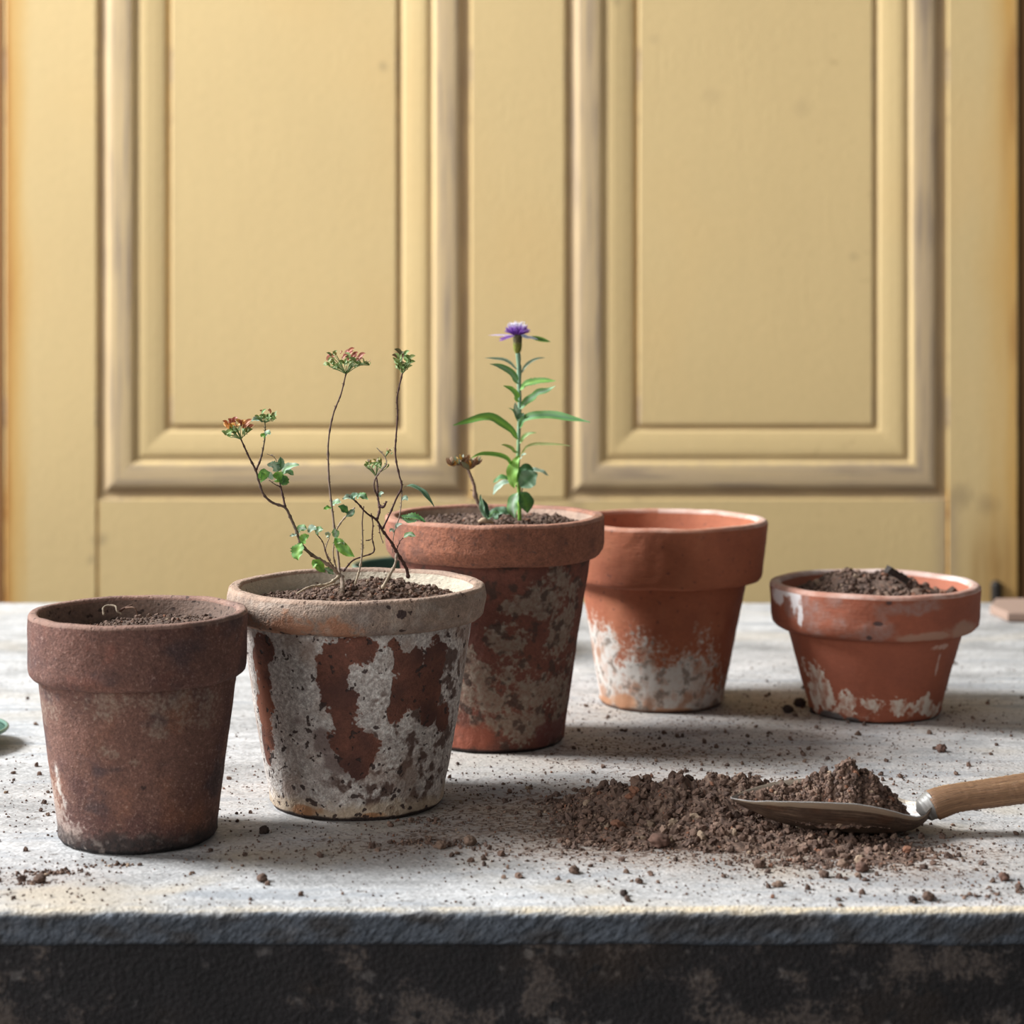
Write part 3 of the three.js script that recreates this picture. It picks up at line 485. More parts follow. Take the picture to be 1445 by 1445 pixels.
const POT5 = pot({
  seed: 53.3, R: 0.0848, Rc: 0.0838, rb: 0.0528, rt: 0.0712, h: 0.1057, collar: 0.037, wall: 0.0092, bump: 0.0006, rough: 0.83, lip: 0.0034, chamfer: 0.008, under: 0.005, bodyLabel: 'smooth orange body with white flakes near the foot', rimLabel: 'wide collar with greyish bloom and white drips',
  color(o, x, y, z, a, t, zone) {
    const big = fbm(x * 20, y * 20, z * 20, 3), mid = fbm(x * 62, y * 62, z * 62, 4), fine = fbm(x * 280, y * 280, z * 280, 2), grain = clayGrain(x, y, z);
    o[0] = 150; o[1] = 82; o[2] = 58; scaleBy(o, 1 + 0.06 * mid + 0.05 * fine + 0.04 * grain); mixTo(o, [126, 68, 50], 0.4 * ss(-0.1, 0.5, big));
    if (zone === 0 && t <= 1) {
      const f = spots([[-62, 0.3, 16, 0.38], [-48, 0.2, 13, 0.24], [-34, 0.22, 14, 0.17], [-12, 0.22, 18, 0.17], [10, 0.2, 20, 0.15], [36, 0.25, 14, 0.12], [48, 0.12, 20, 0.1], [160, 0.2, 60, 0.2]], a, t) + 2.2 * fbm(x * 80, y * 60, z * 80, 6) + 0.8 * fine;
      const flake = ss(-0.05, 0.35, f - 0.25) * (0.35 + 1.3 * clamp(fbm(x * 170, y * 110, z * 170, 4) + 0.32)); mixTo(o, [206, 192, 178], clamp(flake));
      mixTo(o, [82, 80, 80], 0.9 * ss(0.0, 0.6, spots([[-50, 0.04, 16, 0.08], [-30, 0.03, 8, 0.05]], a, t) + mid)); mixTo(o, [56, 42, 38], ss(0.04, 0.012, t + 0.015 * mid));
      mixTo(o, [198, 176, 164], 0.7 * ss(0.3, 0.8, spots([[39, 0.72, 2, 0.2], [37, 0.9, 12, 0.06]], a, t) + mid + 0.4 * fine));
      o[3] = 0.5 + 0.16 * clamp(flake) + 0.2 * fine + 0.12 * grain; return;
    }
    if (zone === 0) {
      mixTo(o, [150, 120, 112], 0.75 * ss(0.0, 1.0, spots([[-30, 1.5, 30, 0.5], [-14, 1.3, 20, 0.25], [8, 1.75, 26, 0.2], [-55, 1.6, 20, 0.4]], a, t) + 2.4 * fbm(x * 50, y * 50, z * 50, 6)) * (0.8 + 0.6 * fine));
      mixTo(o, [170, 146, 128], 0.62 * ss(-0.1, 0.7, spots([[22, 1.12, 28, 0.12], [44, 1.2, 16, 0.22]], a, t) + 1.2 * mid));
      mixTo(o, [70, 52, 50], 0.85 * ss(0.3, 0.8, spots([[-3, 1.87, 3, 0.08], [-13, 1.1, 2.4, 0.09], [-9, 1.42, 4, 0.07]], a, t) + 0.8 * mid));
      mixTo(o, [228, 224, 224], 0.9 * ss(-0.1, 0.6, spots([[-58, 1.75, 6, 0.4], [-66, 1.9, 14, 0.14], [-54, 1.5, 3, 0.3], [-76, 1.8, 10, 0.25]], a, t) + 0.9 * mid + 0.4 * fine));
    }
    if (zone === 3) mixTo(o, [226, 208, 200], clamp(0.5 + 0.5 * mid + 0.3 * ss(50, 100, Math.abs(a))));
    if (zone === 1) mixTo(o, [196, 124, 98], 0.5);
    o[3] = 0.5 + 0.2 * fine + 0.18 * grain + 0.14 * mid;
  },
}, 1.616, 1234, 'flower_pot', 'short wide clay pot with white drips on its collar, heaped with crumbly soil');
// ---------------------------------------------------------------- earth
const grains = [];                                            // angular crumbs: eight small, six larger shapes
for (let k = 0; k < 14; k++) {
  const g = mergeVertices(new THREE.IcosahedronGeometry(1, k < 8 ? 0 : 1).deleteAttribute('uv').deleteAttribute('normal')), p = [...g.attributes.position.array];
  const r = rng(500 + k), sx = 0.75 + 0.5 * r(), sy = 0.55 + 0.4 * r(), sz = 0.75 + 0.5 * r();
  for (let i = 0; i < p.length; i += 3) { const f = k < 8 ? 0.72 + 0.55 * r() : 1 + 0.55 * noise(p[i] * 1.7 + k * 9, p[i + 1] * 1.7, p[i + 2] * 1.7) + 0.2 * (r() - 0.5); p[i] *= f * sx; p[i + 1] *= f * sy; p[i + 2] *= f * sz; }
  grains.push({ p, i: [...g.index.array] });
}
const soilMat = std({ vertexColors: true, roughness: 0.97, flatShading: true });
const M4 = new THREE.Matrix4(), Q = new THREE.Quaternion(), E = new THREE.Euler();
function crumb(b, x, y, z, size, r, c, large) {
  E.set(r() * 6.3, r() * 6.3, r() * 6.3); Q.setFromEuler(E); M4.compose(V(x, y, z), Q, V(size, size, size));
  b.add(grains[large ? 8 + Math.floor(r() * 6) : Math.floor(r() * 8)], M4, c);
}
const earth = [[106, 84, 72], [120, 96, 83], [90, 70, 60], [132, 108, 93], [110, 86, 73], [99, 80, 71]].map((c) => rgb(...c));
const pale = rgb(152, 130, 110), rusty = rgb(130, 90, 70);
function earthColor(r, k = 1) { const q = r(), c = q < 0.025 ? pale : q < 0.06 ? rusty : earth[Math.floor(r() * earth.length)], f = k * (0.8 + 0.4 * r()); return [c[0] * f, c[1] * f, c[2] * f]; }

// the soil in a pot: an uneven disc that follows the wall, set with crumbs
function fill(P, level, mound, seed, n, size, label, tone = 1) {
  const b = new Build(), r = rng(seed), lean = P.spec.lean ?? [0, 0];
  const height = (x, z, q) => level + mound(x, z) + (0.0016 * fbm(x * 60 + seed, 1, z * 60, 3) + 0.0007 * noise(x * 260, seed, z * 260)) * (1 - 0.4 * q);
  const NR = 30, NA = 80, ids = [];
  for (let k = 0; k <= NR; k++) { const row = []; for (let s = 0; s < NA; s++) { const a = s / NA * 2 * Math.PI, q = k / NR; let R0 = P.inner(level) - 0.0005; const x = Math.sin(a) * R0 * q, z = Math.cos(a) * R0 * q, y = height(x, z, q); row.push(b.vert(x, y, z, earthColor(r, 0.8 * tone))); } ids.push(row); }
  for (let k = 0; k < NR; k++) for (let s = 0; s < NA; s++) { const t = (s + 1) % NA; k ? b.quad(ids[k][s], ids[k + 1][s], ids[k + 1][t], ids[k][t]) : b.tri(ids[0][s], ids[1][s], ids[1][t]); }
  for (let k = 0; k < n; k++) {
    const a = r() * 6.2832, q = Math.sqrt(r()), R0 = P.inner(level) - 0.002, x = Math.sin(a) * R0 * q, z = Math.cos(a) * R0 * q, s = size * (0.35 + 1.1 * r() * r() * r() + 0.25 * r());
    if (Math.hypot(x, z) + s > R0) continue;
    crumb(b, x, height(x, z, q) + s * 0.35, z, s * (size > 0.003 && k % 24 === 0 ? 1.5 : 1), r, earthColor(r, tone), s > size * 0.8);
  }
  const m = mesh('potting_soil', b.geometry(), soilMat);
  m.position.set(P.x + lean[0] * level, P.y, P.z + lean[1] * level);
  tag(m, label, 'soil', null, 'stuff');
  return { P, y: (x, z) => P.y + height(x - P.x, z - P.z, 0.4) };
}
const soil1 = fill(POT1, 0.1255, (x, z) => 0.004 * gauss(Math.hypot(x - 0.008, z + 0.012), 0.028) + 0.05 * x + 0.02 * z * -1, 11, 900, 0.0017, 'dark sunken soil with dry root bits in the dark brown pot', 0.85);
const soil2 = fill(POT2, 0.1325, (x, z) => 0.012 * gauss(Math.hypot(x - 0.014, z + 0.012), 0.026) + 0.003 * gauss(Math.hypot(x + 0.02, z - 0.02), 0.03), 12, 1700, 0.0021, 'crumbly brown soil at the foot of the bare twiggy shrub');
const soil3 = fill(POT3, 0.1625, (x, z) => 0.003 * gauss(Math.hypot(x, z), 0.05), 13, 1700, 0.0023, 'crumbly dark brown soil round the purple thistle', 0.9);
const soil5 = fill(POT5, 0.0935, (x, z) => 0.015 * gauss(Math.hypot(x + 0.024, (z + 0.012) * 0.7), 0.015) + 0.0125 * gauss(Math.hypot(x - 0.016, (z + 0.008) * 0.8), 0.015) + 0.005 * gauss(Math.hypot(x, z), 0.04) - 0.04 * Math.max(0, x - 0.03), 14, 900, 0.0034, 'coarse lumpy soil heaped in the short wide pot', 0.95);
{
  const b = new THREE.BoxGeometry(0.021, 0.0055, 0.007, 8, 2, 2), p = b.attributes.position;
  for (let k = 0; k < p.count; k++) { const x = p.getX(k), y = p.getY(k), z = p.getZ(k), f = 0.0016 * noise(x * 300, y * 300, z * 300); p.setXYZ(k, x + f, y + f + 0.00018 * Math.sin(x * 260) * 3, z + f); }
  b.computeVertexNormals();
  const m = mesh('bark_chip', b, std({ color: new THREE.Color().setRGB(0.045, 0.035, 0.03), roughness: 0.95, flatShading: true })), q = at(1266, 811, 1.6);
  m.position.copy(q); m.rotation.set(0.2, 0.3, -0.62); tag(m, 'dark strip of bark sticking up from the soil of the short wide pot', 'bark');
}
{
  const g = thing('dry_root', at(170, 866, 1.236), 'curled pale dry root lying on the soil of the dark brown pot', 'root'), b = new Build(), o = g.position;
  const P = (a, c, d) => at(a, c, 1.236 + d).sub(o);
  b.tube([P(147, 868, 0), P(146, 858, 0.002), P(152, 854.5, 0.004), P(163, 855.5, 0.002), P(165, 862, -0.002), P(172, 867, -0.002)], (t) => 0.0008 * (1 - 0.4 * t), () => rgb(140, 124, 106), 6, 6, 0.4);
  const c = new Build(); c.tube([P(166, 864, 0.001), P(176, 858, 0.003), P(187, 853, 0.004)], (t) => 0.0011 * (1 - 0.6 * t), () => rgb(96, 70, 58), 6, 6, 0.5).tube([P(177, 858, 0.003), P(190, 858, 0.0), P(194, 868, 0.001)], (t) => 0.0008 * (1 - 0.5 * t), () => rgb(120, 92, 76), 6, 6, 0.5);
  const m = std({ vertexColors: true, roughness: 0.95 }); mesh('root', b.geometry(), m, g); mesh('twig', c.geometry(), m, g);
}

// the spilled heap by the trowel
const HEAP = [[868, 1142, 0.020, 0.022, 0.0115], [905, 1146, 0.020, 0.024, 0.0150], [950, 1150, 0.020, 0.024, 0.0180], [990, 1152, 0.020, 0.024, 0.0195], [1032, 1152, 0.018, 0.020, 0.0190], [1060, 1146, 0.016, 0.018, 0.0185], [1100, 1140, 0.022, 0.018, 0.0150], [1010, 1180, 0.026, 0.018, 0.0095], [862, 1176, 0.020, 0.018, 0.0055], [920, 1180, 0.02, 0.016, 0.0065], [1120, 1185, 0.036, 0.016, 0.0055], [1200, 1200, 0.03, 0.012, 0.003], [1236, 1208, 0.026, 0.010, 0.0032]].map(([a, c, sx, sz, k]) => { const p = onTable(a, c); return [p.x, p.z, sx, sz, k]; });
function heapY(x, z) { let s = 0; for (const [a, c, sx, sz, k] of HEAP) { const p = (x - a) / sx, q = (z - c) / sz; s = Math.max(s, k * Math.exp(-0.5 * (p * p + q * q))) + 0.22 * k * Math.exp(-0.5 * (p * p + q * q)); } return s * (0.92 + 0.5 * fbm(x * 62, 4, z * 62, 4)) - 0.0022; }
{
  const b = new Build(), r = rng(31), x0 = -0.02, x1 = 0.28, z0 = -1.40, z1 = -1.13, nx = 260, nz = 230, ids = [];
  const top = (x, z) => heapY(x, z) + 0.0022 * fbm(x * 170, 8, z * 170, 3);
  for (let j = 0; j <= nz; j++) { const row = []; for (let k = 0; k <= nx; k++) { const x = lerp(x0, x1, k / nx), z = lerp(z0, z1, j / nz), h = top(x, z); row.push(h > -0.0012 ? b.vert(x, tableY(x, z) + Math.max(h, 0.0001), z, earthColor(r, 0.95)) : -1); } ids.push(row); }
  for (let j = 0; j < nz; j++) for (let k = 0; k < nx; k++) { const q = [ids[j][k], ids[j + 1][k], ids[j + 1][k + 1], ids[j][k + 1]]; if (q.every((v) => v >= 0)) b.quad(...q); }
  for (let k = 0; k < 11000; k++) {
    const x = lerp(x0, x1, r()), z = lerp(z0, z1, r()), h = top(x, z); if (h < 0 && r() < 0.55 || h < -0.0016) continue;
    const s = 0.0006 + 0.0013 * r() * r() + (r() < 0.14 ? 0.0024 * r() : 0) + (r() < 0.018 && h > 0.004 ? 0.0022 : 0);
    crumb(b, x, tableY(x, z) + Math.max(h, 0) + s * 0.35, z, s, r, earthColor(r, 1.08), s > 0.002);
  }
  tag(mesh('soil_heap', b.geometry(), soilMat), 'brown crumbly soil spilled in a low heap beside the trowel', 'soil', null, 'stuff');
}
// crumbs and specks all over the stone
{
  const b = new Build(), r = rng(41); let n = 0;
  for (let k = 0; k < 90000 && n < 8000; k++) {
    const dep = 1.085 + 0.75 * Math.pow(r(), 1.3), x = (r() * 2 - 1) * (0.265 * dep + 0.03), z = -dep, d = dust(x, z);
    if (r() > 0.1 + 0.8 * d || heapY(x, z) > 0.0012) continue;
    if ([POT1, POT2, POT3, POT4, POT5].some((P) => Math.hypot(x - P.x, z - P.z) < P.spec.rb + 0.002)) continue;
    const near = [POT1, POT2, POT3, POT4, POT5].some((P) => Math.hypot(x - P.x, z - P.z) < P.spec.rb + 0.004), q = r(), s = Math.min(near ? 0.0008 : 9, 0.00028 + 0.0006 * q * q + (r() < 0.07 ? 0.0016 * r() : 0));
    crumb(b, x, tableY(x, z) + s * 0.5, z, s, r, earthColor(r, 0.9), s > 0.0013); n++;
  }
  // denser litter in small drifts
  for (const [a, c, w, d, m] of [[625, 1192, 0.02, 0.007, 130], [585, 1188, 0.01, 0.006, 60], [70, 1232, 0.015, 0.005, 110], [45, 1246, 0.012, 0.004, 60], [1190, 1222, 0.03, 0.008, 220], [1090, 1215, 0.03, 0.007, 180], [900, 1195, 0.03, 0.008, 160], [820, 1150, 0.015, 0.02, 180], [590, 1160, 0.02, 0.01, 60], [160, 1222, 0.012, 0.004, 30], [1390, 1262, 0.02, 0.01, 40]]) {
    const p = onTable(a, c);
    for (let k = 0; k < m; k++) { const u = (r() + r() + r() - 1.5) * 1.3, v = (r() + r() + r() - 1.5) * 1.3, x = p.x + u * w, z = p.z + v * d, s = 0.0004 + 0.0013 * r() * r(); if ([POT1, POT2, POT3, POT4, POT5].some((P) => Math.hypot(x - P.x, z - P.z) < P.spec.rb + 0.003)) continue; crumb(b, x, tableY(x, z) + s * 0.35, z, s, r, earthColor(r, 1.05), s > 0.001); }
  }
  tag(mesh('soil_crumbs', b.geometry(), soilMat), 'fine dark soil crumbs scattered all over the grey stone tabletop', 'crumbs', null, 'stuff');
}
// the lumps that stand out
const clods = [
  [931, 1196, 0.0066, 'largest reddish brown clod, at the front foot of the soil heap', 1], [1072, 1224, 0.0036, 'round brown clod lying in front of the soil heap below the trowel tip', 0], [810, 1232, 0.0034, 'brown clod alone on the bare stone in front of the heap', 0], [1216, 1230, 0.0042, 'reddish clod at the front rim of the soil spread under the trowel', 1],
  [1191, 1224, 0.0038, 'upright tan clod just left of the reddish one below the trowel', 2], [1163, 1238, 0.0032, 'small brown clod lying foremost of the lumps below the trowel', 0], [902, 1246, 0.0024, 'small clod on clean stone between heap and table edge', 0], [880, 1264, 0.0026, 'dark clod closest to the rough edge below the soil heap', 3], [1100, 1251, 0.0026, 'small tan clod halfway between trowel blade and table edge', 2],
  [1310, 1270, 0.0036, 'brown clod by the table edge below the trowel handle', 0], [1288, 1273, 0.0028, 'dark clod next to the brown one by the table edge', 3], [1417, 1242, 0.0034, 'reddish clod below the trowel handle near the right border', 1], [1328, 1061, 0.0042, 'dark red clod on bare stone in front of the short wide pot', 1], [1129, 997, 0.0052, 'dark lump by the left foot of the short wide pot, topmost of three', 3],
  [1112, 1006, 0.0046, 'leftmost of three dark lumps beside the short wide pot', 3], [1149, 1006, 0.0044, 'dark lump touching the left foot of the short wide pot', 3], [663, 1192, 0.0042, 'largest tan clod among the crumbs right of the shrub pot', 2], [622, 1198, 0.0036, 'tan clod left in the crumbs below the shrub pot', 2], [370, 1244, 0.0034, 'brown clod alone in front of the two left pots', 0], [373, 1176, 0.0036, 'dark clod between the dark brown pot and the shrub pot', 3],
  [1031, 1203, 0.0028, 'small clod at the front of the soil heap below the trowel tip', 0], [56, 1245, 0.0036, 'brown clod in the litter at the bottom left of the table', 0],
];
{
  const tones = [rgb(104, 82, 70), rgb(112, 84, 72), rgb(128, 104, 88), rgb(64, 50, 45)], clodMat = std({ vertexColors: true, roughness: 0.96 }), protos = [];
  for (let k = 0; k < 5; k++) { const g = mergeVertices(new THREE.IcosahedronGeometry(1, 4).deleteAttribute('uv').deleteAttribute('normal')); const p = g.attributes.position; for (let i = 0; i < p.count; i++) { const x = p.getX(i), y = p.getY(i), z = p.getZ(i), f = 0.86 + 0.3 * fbm(x * 1.1 + k * 7, y * 1.1, z * 1.1, 2) + 0.5 * fbm(x * 2.9 + k * 7, y * 2.9, z * 2.9, 4); p.setXYZ(i, x * f * 1.1, Math.max(y * f * 0.82, -0.6), z * f); } g.computeVertexNormals(); protos.push(g); }
  const cache = {};
  clods.forEach(([a, c, s, label, tone], k) => {
    const p = onTable(a, c), key = k % 5 + '_' + tone;
    if (!cache[key]) { const g = protos[k % 5].clone(), t = tones[tone], n = g.attributes.position.count, col = new Float32Array(n * 3), q = g.attributes.position; for (let i = 0; i < n; i++) { const f = 0.95 + 0.4 * noise(q.getX(i) * 4, q.getY(i) * 4, q.getZ(i) * 4); col.set([t[0] * f, t[1] * f, t[2] * f], i * 3); } g.setAttribute('color', new THREE.BufferAttribute(col, 3)); cache[key] = g; }
    const m = mesh('soil_clod', cache[key], clodMat); const h = a > 800 && a < 1240 && c > 1130 ? Math.max(heapY(p.x, p.z), 0) : 0;
    m.scale.setScalar(s); m.position.set(p.x, tableY(p.x, p.z) + h + s * 0.55, p.z); m.rotation.y = k * 2.4; tag(m, label, 'clod', 'larger clods of soil on the stone table');
  });
}
// ---------------------------------------------------------------- the trowel
const trowel = thing('hand_trowel', V(at(1240, 0, 1.238).x, TOP, -1.238), 'old hand trowel with a rusty scoop full of soil and a worn wooden handle', 'trowel');
{
  const X = (p) => (p - 1240) * 1.238 / FOCAL;
  // stations along the blade: pixel column, half width, height of the trough's bottom, height of its rims
  const ST = [[1031, 0.0012, 0.0212, 0.0216], [1046, 0.010, 0.0172, 0.0222], [1062, 0.0165, 0.0138, 0.0232], [1086, 0.0235, 0.0092, 0.0246], [1112, 0.0285, 0.0058, 0.0256], [1150, 0.0335, 0.0026, 0.0262], [1196, 0.0355, 0.0010, 0.0256], [1236, 0.034, 0.0008, 0.0222], [1264, 0.0285, 0.0014, 0.0178], [1284, 0.0235, 0.0028, 0.0152], [1298, 0.0165, 0.0056, 0.0150], [1309, 0.0098, 0.0092, 0.0172], [1318, 0.0066, 0.0124, 0.0196]];
  const curves = [0, 1, 2, 3].map((q) => new THREE.CatmullRomCurve3(ST.map((s, k) => V(k, q ? s[q] : X(s[0]), 0))));
  const station = (t) => curves.map((c) => c.getPoint(t).y);
  const NL = 90, NW = 28;
  const tex = paint(1024, 512, (u, v, o) => {                 // v < 0.5 outside, above it inside
    const x = u * 0.13, y = v * 0.16, streak = fbm(x * 60, y * 900, 3, 4), mid = fbm(x * 90, y * 90, 5, 4), fine = fbm(x * 600, y * 600, 7, 2);
    if (v < 0.5) {
      o[0] = 98; o[1] = 80; o[2] = 67; scaleBy(o, 1 + 0.75 * streak + 0.2 * fine); mixTo(o, [78, 60, 50], 0.6 * ss(-0.05, 0.4, mid)); mixTo(o, [140, 118, 98], 0.55 * ss(0.14, 0.4, streak)); mixTo(o, [122, 74, 50], 0.4 * ss(0.1, 0.5, fbm(x * 60 + 9, y * 60, 2, 3)));
    } else {
      o[0] = 178; o[1] = 172; o[2] = 168; scaleBy(o, 1 + 0.12 * streak + 0.12 * mid); mixTo(o, [120, 100, 88], 0.6 * ss(0.1, 0.45, mid)); mixTo(o, [74, 58, 50], 0.85 * ss(0.3, 0.42, fbm(x * 240, y * 240, 3, 2)));
    }
    if (Math.abs(v - 0.5) < 0.02 || v < 0.02 || v > 0.98) mixTo(o, [186, 166, 142], 0.7);
    o[3] = 0.5 + 0.3 * streak + 0.2 * fine;
  });
  const bladeMat = std({ map: tex.map, bumpMap: tex.bump, bumpScale: 0.0005, roughness: 0.5, metalness: 0.25 });
  const b = new Build(), out = [], inn = [];
  for (let i = 0; i <= NL; i++) {
    const t = i / NL, [x, w, y0, y1] = station(t), ro = [], ri = [], th = 0.0013;
    for (let j = 0; j <= NW; j++) {
      const q = j / NW * 2 - 1, prof = Math.pow(Math.abs(q), 2.3), z = q * w * (1 - 0.06 * prof), y = lerp(y0, y1, prof) + 0.0004 * noise(x * 120, q * 3, 2);
      ro.push(b.vert(x, y, z, null, t, j / NW * 0.5)); ri.push(b.vert(x, y + th * (1 - 0.55 * Math.abs(q)), z * (1 - 0.03), null, t, 0.5 + j / NW * 0.5));
    }
    out.push(ro); inn.push(ri);
  }
  for (let i = 0; i < NL; i++) { for (let j = 0; j < NW; j++) { b.quad(out[i][j], out[i + 1][j], out[i + 1][j + 1], out[i][j + 1]); b.quad(inn[i][j], inn[i][j + 1], inn[i + 1][j + 1], inn[i + 1][j]); } b.quad(out[i][0], inn[i][0], inn[i + 1][0], out[i + 1][0]); b.quad(out[i][NW], out[i + 1][NW], inn[i + 1][NW], inn[i][NW]); }
  for (const i of [0, NL]) for (let j = 0; j < NW; j++) i ? b.quad(out[i][j], inn[i][j], inn[i][j + 1], out[i][j + 1]) : b.quad(out[i][j], out[i][j + 1], inn[i][j + 1], inn[i][j]);
  tag(mesh('blade', b.geometry(), bladeMat, trowel), 'leaf-shaped scoop, streaked rusty brown outside, bare pale metal inside');
  // the neck: the blade narrows, rises, and folds round the handle's end
  const P = (a, c, d = 1.238) => at(a, c, d).sub(trowel.position);
  const metal = std({ color: new THREE.Color().setRGB(0.26, 0.245, 0.23), roughness: 0.5, metalness: 0.3 });
  const n = new Build(); n.tube([P(1297, 1149), P(1303, 1144), P(1311, 1138.5), P(1319, 1134)], (t) => ramp(t, [[0, 0.0034], [0.4, 0.0080], [1, 0.0093]]), () => [1, 1, 1], 24, 10, 0.04);
  tag(mesh('ferrule', n.geometry(), metal, trowel), 'pale metal ferrule');
  const wood = paint(1024, 256, (u, v, o) => {
    const x = v * 0.5, a = u * 6.2832, g = fbm(Math.cos(a) * 3.2, Math.sin(a) * 3.2, x * 1 + 0, 3), grain = fbm(Math.cos(a) * 22, Math.sin(a) * 22, x * 14, 4), fine = fbm(Math.cos(a) * 60, Math.sin(a) * 60, x * 60, 3);
    o[0] = 136; o[1] = 101; o[2] = 72; scaleBy(o, 1 + 0.4 * grain + 0.1 * fine + 0.12 * g); mixTo(o, [112, 78, 54], 0.7 * ss(0.05, 0.4, grain)); mixTo(o, [196, 164, 126], 0.5 * ss(0.05, 0.4, g)); mixTo(o, [66, 46, 36], 0.8 * ss(0.26, 0.4, fbm(Math.cos(a) * 14, Math.sin(a) * 14, x * 46, 4)));
    o[3] = 0.5 + 0.4 * grain + 0.15 * fine;
  });
  const h = new Build(); h.tube([P(1307, 1141.5), P(1317, 1136), P(1345, 1127), P(1385, 1121), P(1445, 1112.5, 1.237), P(1520, 1102, 1.235), P(1590, 1091, 1.233), P(1622, 1086, 1.232)], (t) => ramp(t, [[0, 0.006], [0.04, 0.0098], [0.16, 0.0088], [0.44, 0.0092], [0.8, 0.0102], [0.93, 0.0098], [0.985, 0.0066], [1, 0.002]]), () => [1, 1, 1], 28, 16, 0.05);
  tag(mesh('handle', h.geometry(), std({ map: wood.map, bumpMap: wood.bump, bumpScale: 0.0006, roughness: 0.6 }), trowel), 'worn grained wooden handle');
}
// the soil lying in the scoop
{
  const b = new Build(), r = rng(61), c = at(1196, 0, 1.238), L = [[1147, 1.24, 0.0105, 0.014, 0.034], [1167, 1.24, 0.0115, 0.014, 0.0375], [1194, 1.238, 0.012, 0.014, 0.045], [1222, 1.238, 0.0105, 0.014, 0.0395], [1246, 1.238, 0.0095, 0.013, 0.028], [1262, 1.238, 0.007, 0.011, 0.019], [1130, 1.242, 0.016, 0.016, 0.0275], [1100, 1.244, 0.016, 0.014, 0.0265], [1070, 1.24, 0.014, 0.011, 0.0255], [1050, 1.238, 0.008, 0.006, 0.024]].map(([a, d, sx, sz, k]) => [(a - 722.5) * d / FOCAL, -d, sx, sz, k]);
  const top = (x, z) => { let s = 0; for (const [a, e, sx, sz, k] of L) { const p = (x - a) / sx, q = (z - e) / sz; s = Math.max(s, k * Math.exp(-0.5 * (p * p + q * q))); } return s * (0.98 + 0.36 * fbm(x * 110, 3, z * 110, 4)); };
  const n = 110, ids = [], x0 = at(1038, 0, 1.238).x, x1 = at(1280, 0, 1.238).x;
  const bot = (x, z) => { const q = Math.abs(z + 1.238) / ramp(x, [[at(1031, 0, 1.238).x, 0.002], [at(1112, 0, 1.238).x, 0.027], [at(1190, 0, 1.238).x, 0.034], [at(1240, 0, 1.238).x, 0.032], [x1, 0.02]]); return 0.0035 + 0.012 * ss(at(1150, 0, 1.238).x, at(1060, 0, 1.238).x, x) + 0.018 * Math.pow(Math.min(q, 1), 2.3) + 0.004 * ss(at(1240, 0, 1.238).x, x1, x); };
  for (let j = 0; j <= n; j++) { const row = []; for (let k = 0; k <= n; k++) { const x = lerp(x0, x1, k / n), z = lerp(-1.272, -1.205, j / n), h = top(x, z); row.push(h > bot(x, z) - 0.003 ? b.vert(x, TOP + h + 0.0018 * fbm(x * 260, 5, z * 260, 2), z, earthColor(r, 0.95)) : -1); } ids.push(row); }
  for (let j = 0; j < n; j++) for (let k = 0; k < n; k++) { const q = [ids[j][k], ids[j + 1][k], ids[j + 1][k + 1], ids[j][k + 1]]; if (q.every((v) => v >= 0)) b.quad(...q); }
  for (let k = 0; k < 7500; k++) { const x = lerp(x0, x1, r()), z = lerp(-1.272, -1.205, r()), h = top(x, z), s = 0.0006 + 0.0014 * r() * r() + (r() < 0.12 ? 0.0014 * r() : 0); if (h < bot(x, z) - 0.0005) continue; crumb(b, x, TOP + h + s * 0.4, z, s, r, earthColor(r, 1.05), s > 0.0017); }
  tag(mesh('scooped_soil', b.geometry(), soilMat), 'steep mound of crumbly soil on the blade of the trowel', 'soil', null, 'stuff');
}
// ---------------------------------------------------------------- plants
const leafMat = new THREE.MeshPhysicalMaterial({ vertexColors: true, side: THREE.DoubleSide, roughness: 0.62, transmission: 0.28, thickness: 0 });
const stemMat = std({ vertexColors: true, roughness: 0.85 });
// a leaf along points: width(t) across, folded along the midrib, wavy at the edge; normal n says which way its face looks
function leaf(b, pts, w, n, cMid, cEdge, { fold = 0.25, wave = 0.0, shape = 0.9, tooth = 0, seed = 0, stalk = 0.06 } = {}) {
  const curve = new THREE.CatmullRomCurve3(pts, false, 'centripetal'), N = 22, M = 6, first = b.p.length / 3, up = n.clone().normalize();
  for (let k = 0; k <= N; k++) {
    const t = k / N, q = curve.getPointAt(t), T = curve.getTangentAt(t), S = T.clone().cross(up).normalize(), U = S.clone().cross(T).normalize();
    const e = t < stalk ? 0.4 : 1, ww = w * 0.5 * Math.max(0.1, Math.pow(Math.sin(Math.PI * Math.pow(clamp((t - stalk * 0.5) / (1 - stalk * 0.5)), shape)), 0.8)) * e * (1 + tooth * Math.sin(t * 60 + seed));
    for (let j = 0; j <= M; j++) {
      const a = j / M * 2 - 1, lift = fold * Math.abs(a) * ww + wave * w * Math.sin(t * 15 + seed + (a > 0 ? 1.6 : 0)) * Math.abs(a);
      const m = Math.pow(Math.abs(a), 0.6), v = 1 + 0.25 * noise(t * 9 + seed, a * 4, seed), c = [0, 1, 2].map((i) => lerp(cMid[i], cEdge[i], m) * v);
      b.vert(q.x + S.x * a * ww + U.x * lift, q.y + S.y * a * ww + U.y * lift, q.z + S.z * a * ww + U.z * lift, c, j / M, t);
    }
  }
  for (let k = 0; k < N; k++) for (let j = 0; j < M; j++) { const a = first + k * (M + 1) + j; b.quad(a, a + 1, a + M + 2, a + M + 1); }
  return b;
}
const G = { fresh: rgb(140, 190, 76), mid: rgb(98, 152, 70), deep: rgb(66, 114, 66), blue: rgb(128, 158, 130), pale: rgb(184, 204, 182), dark: rgb(40, 80, 54), olive: rgb(148, 154, 84) };

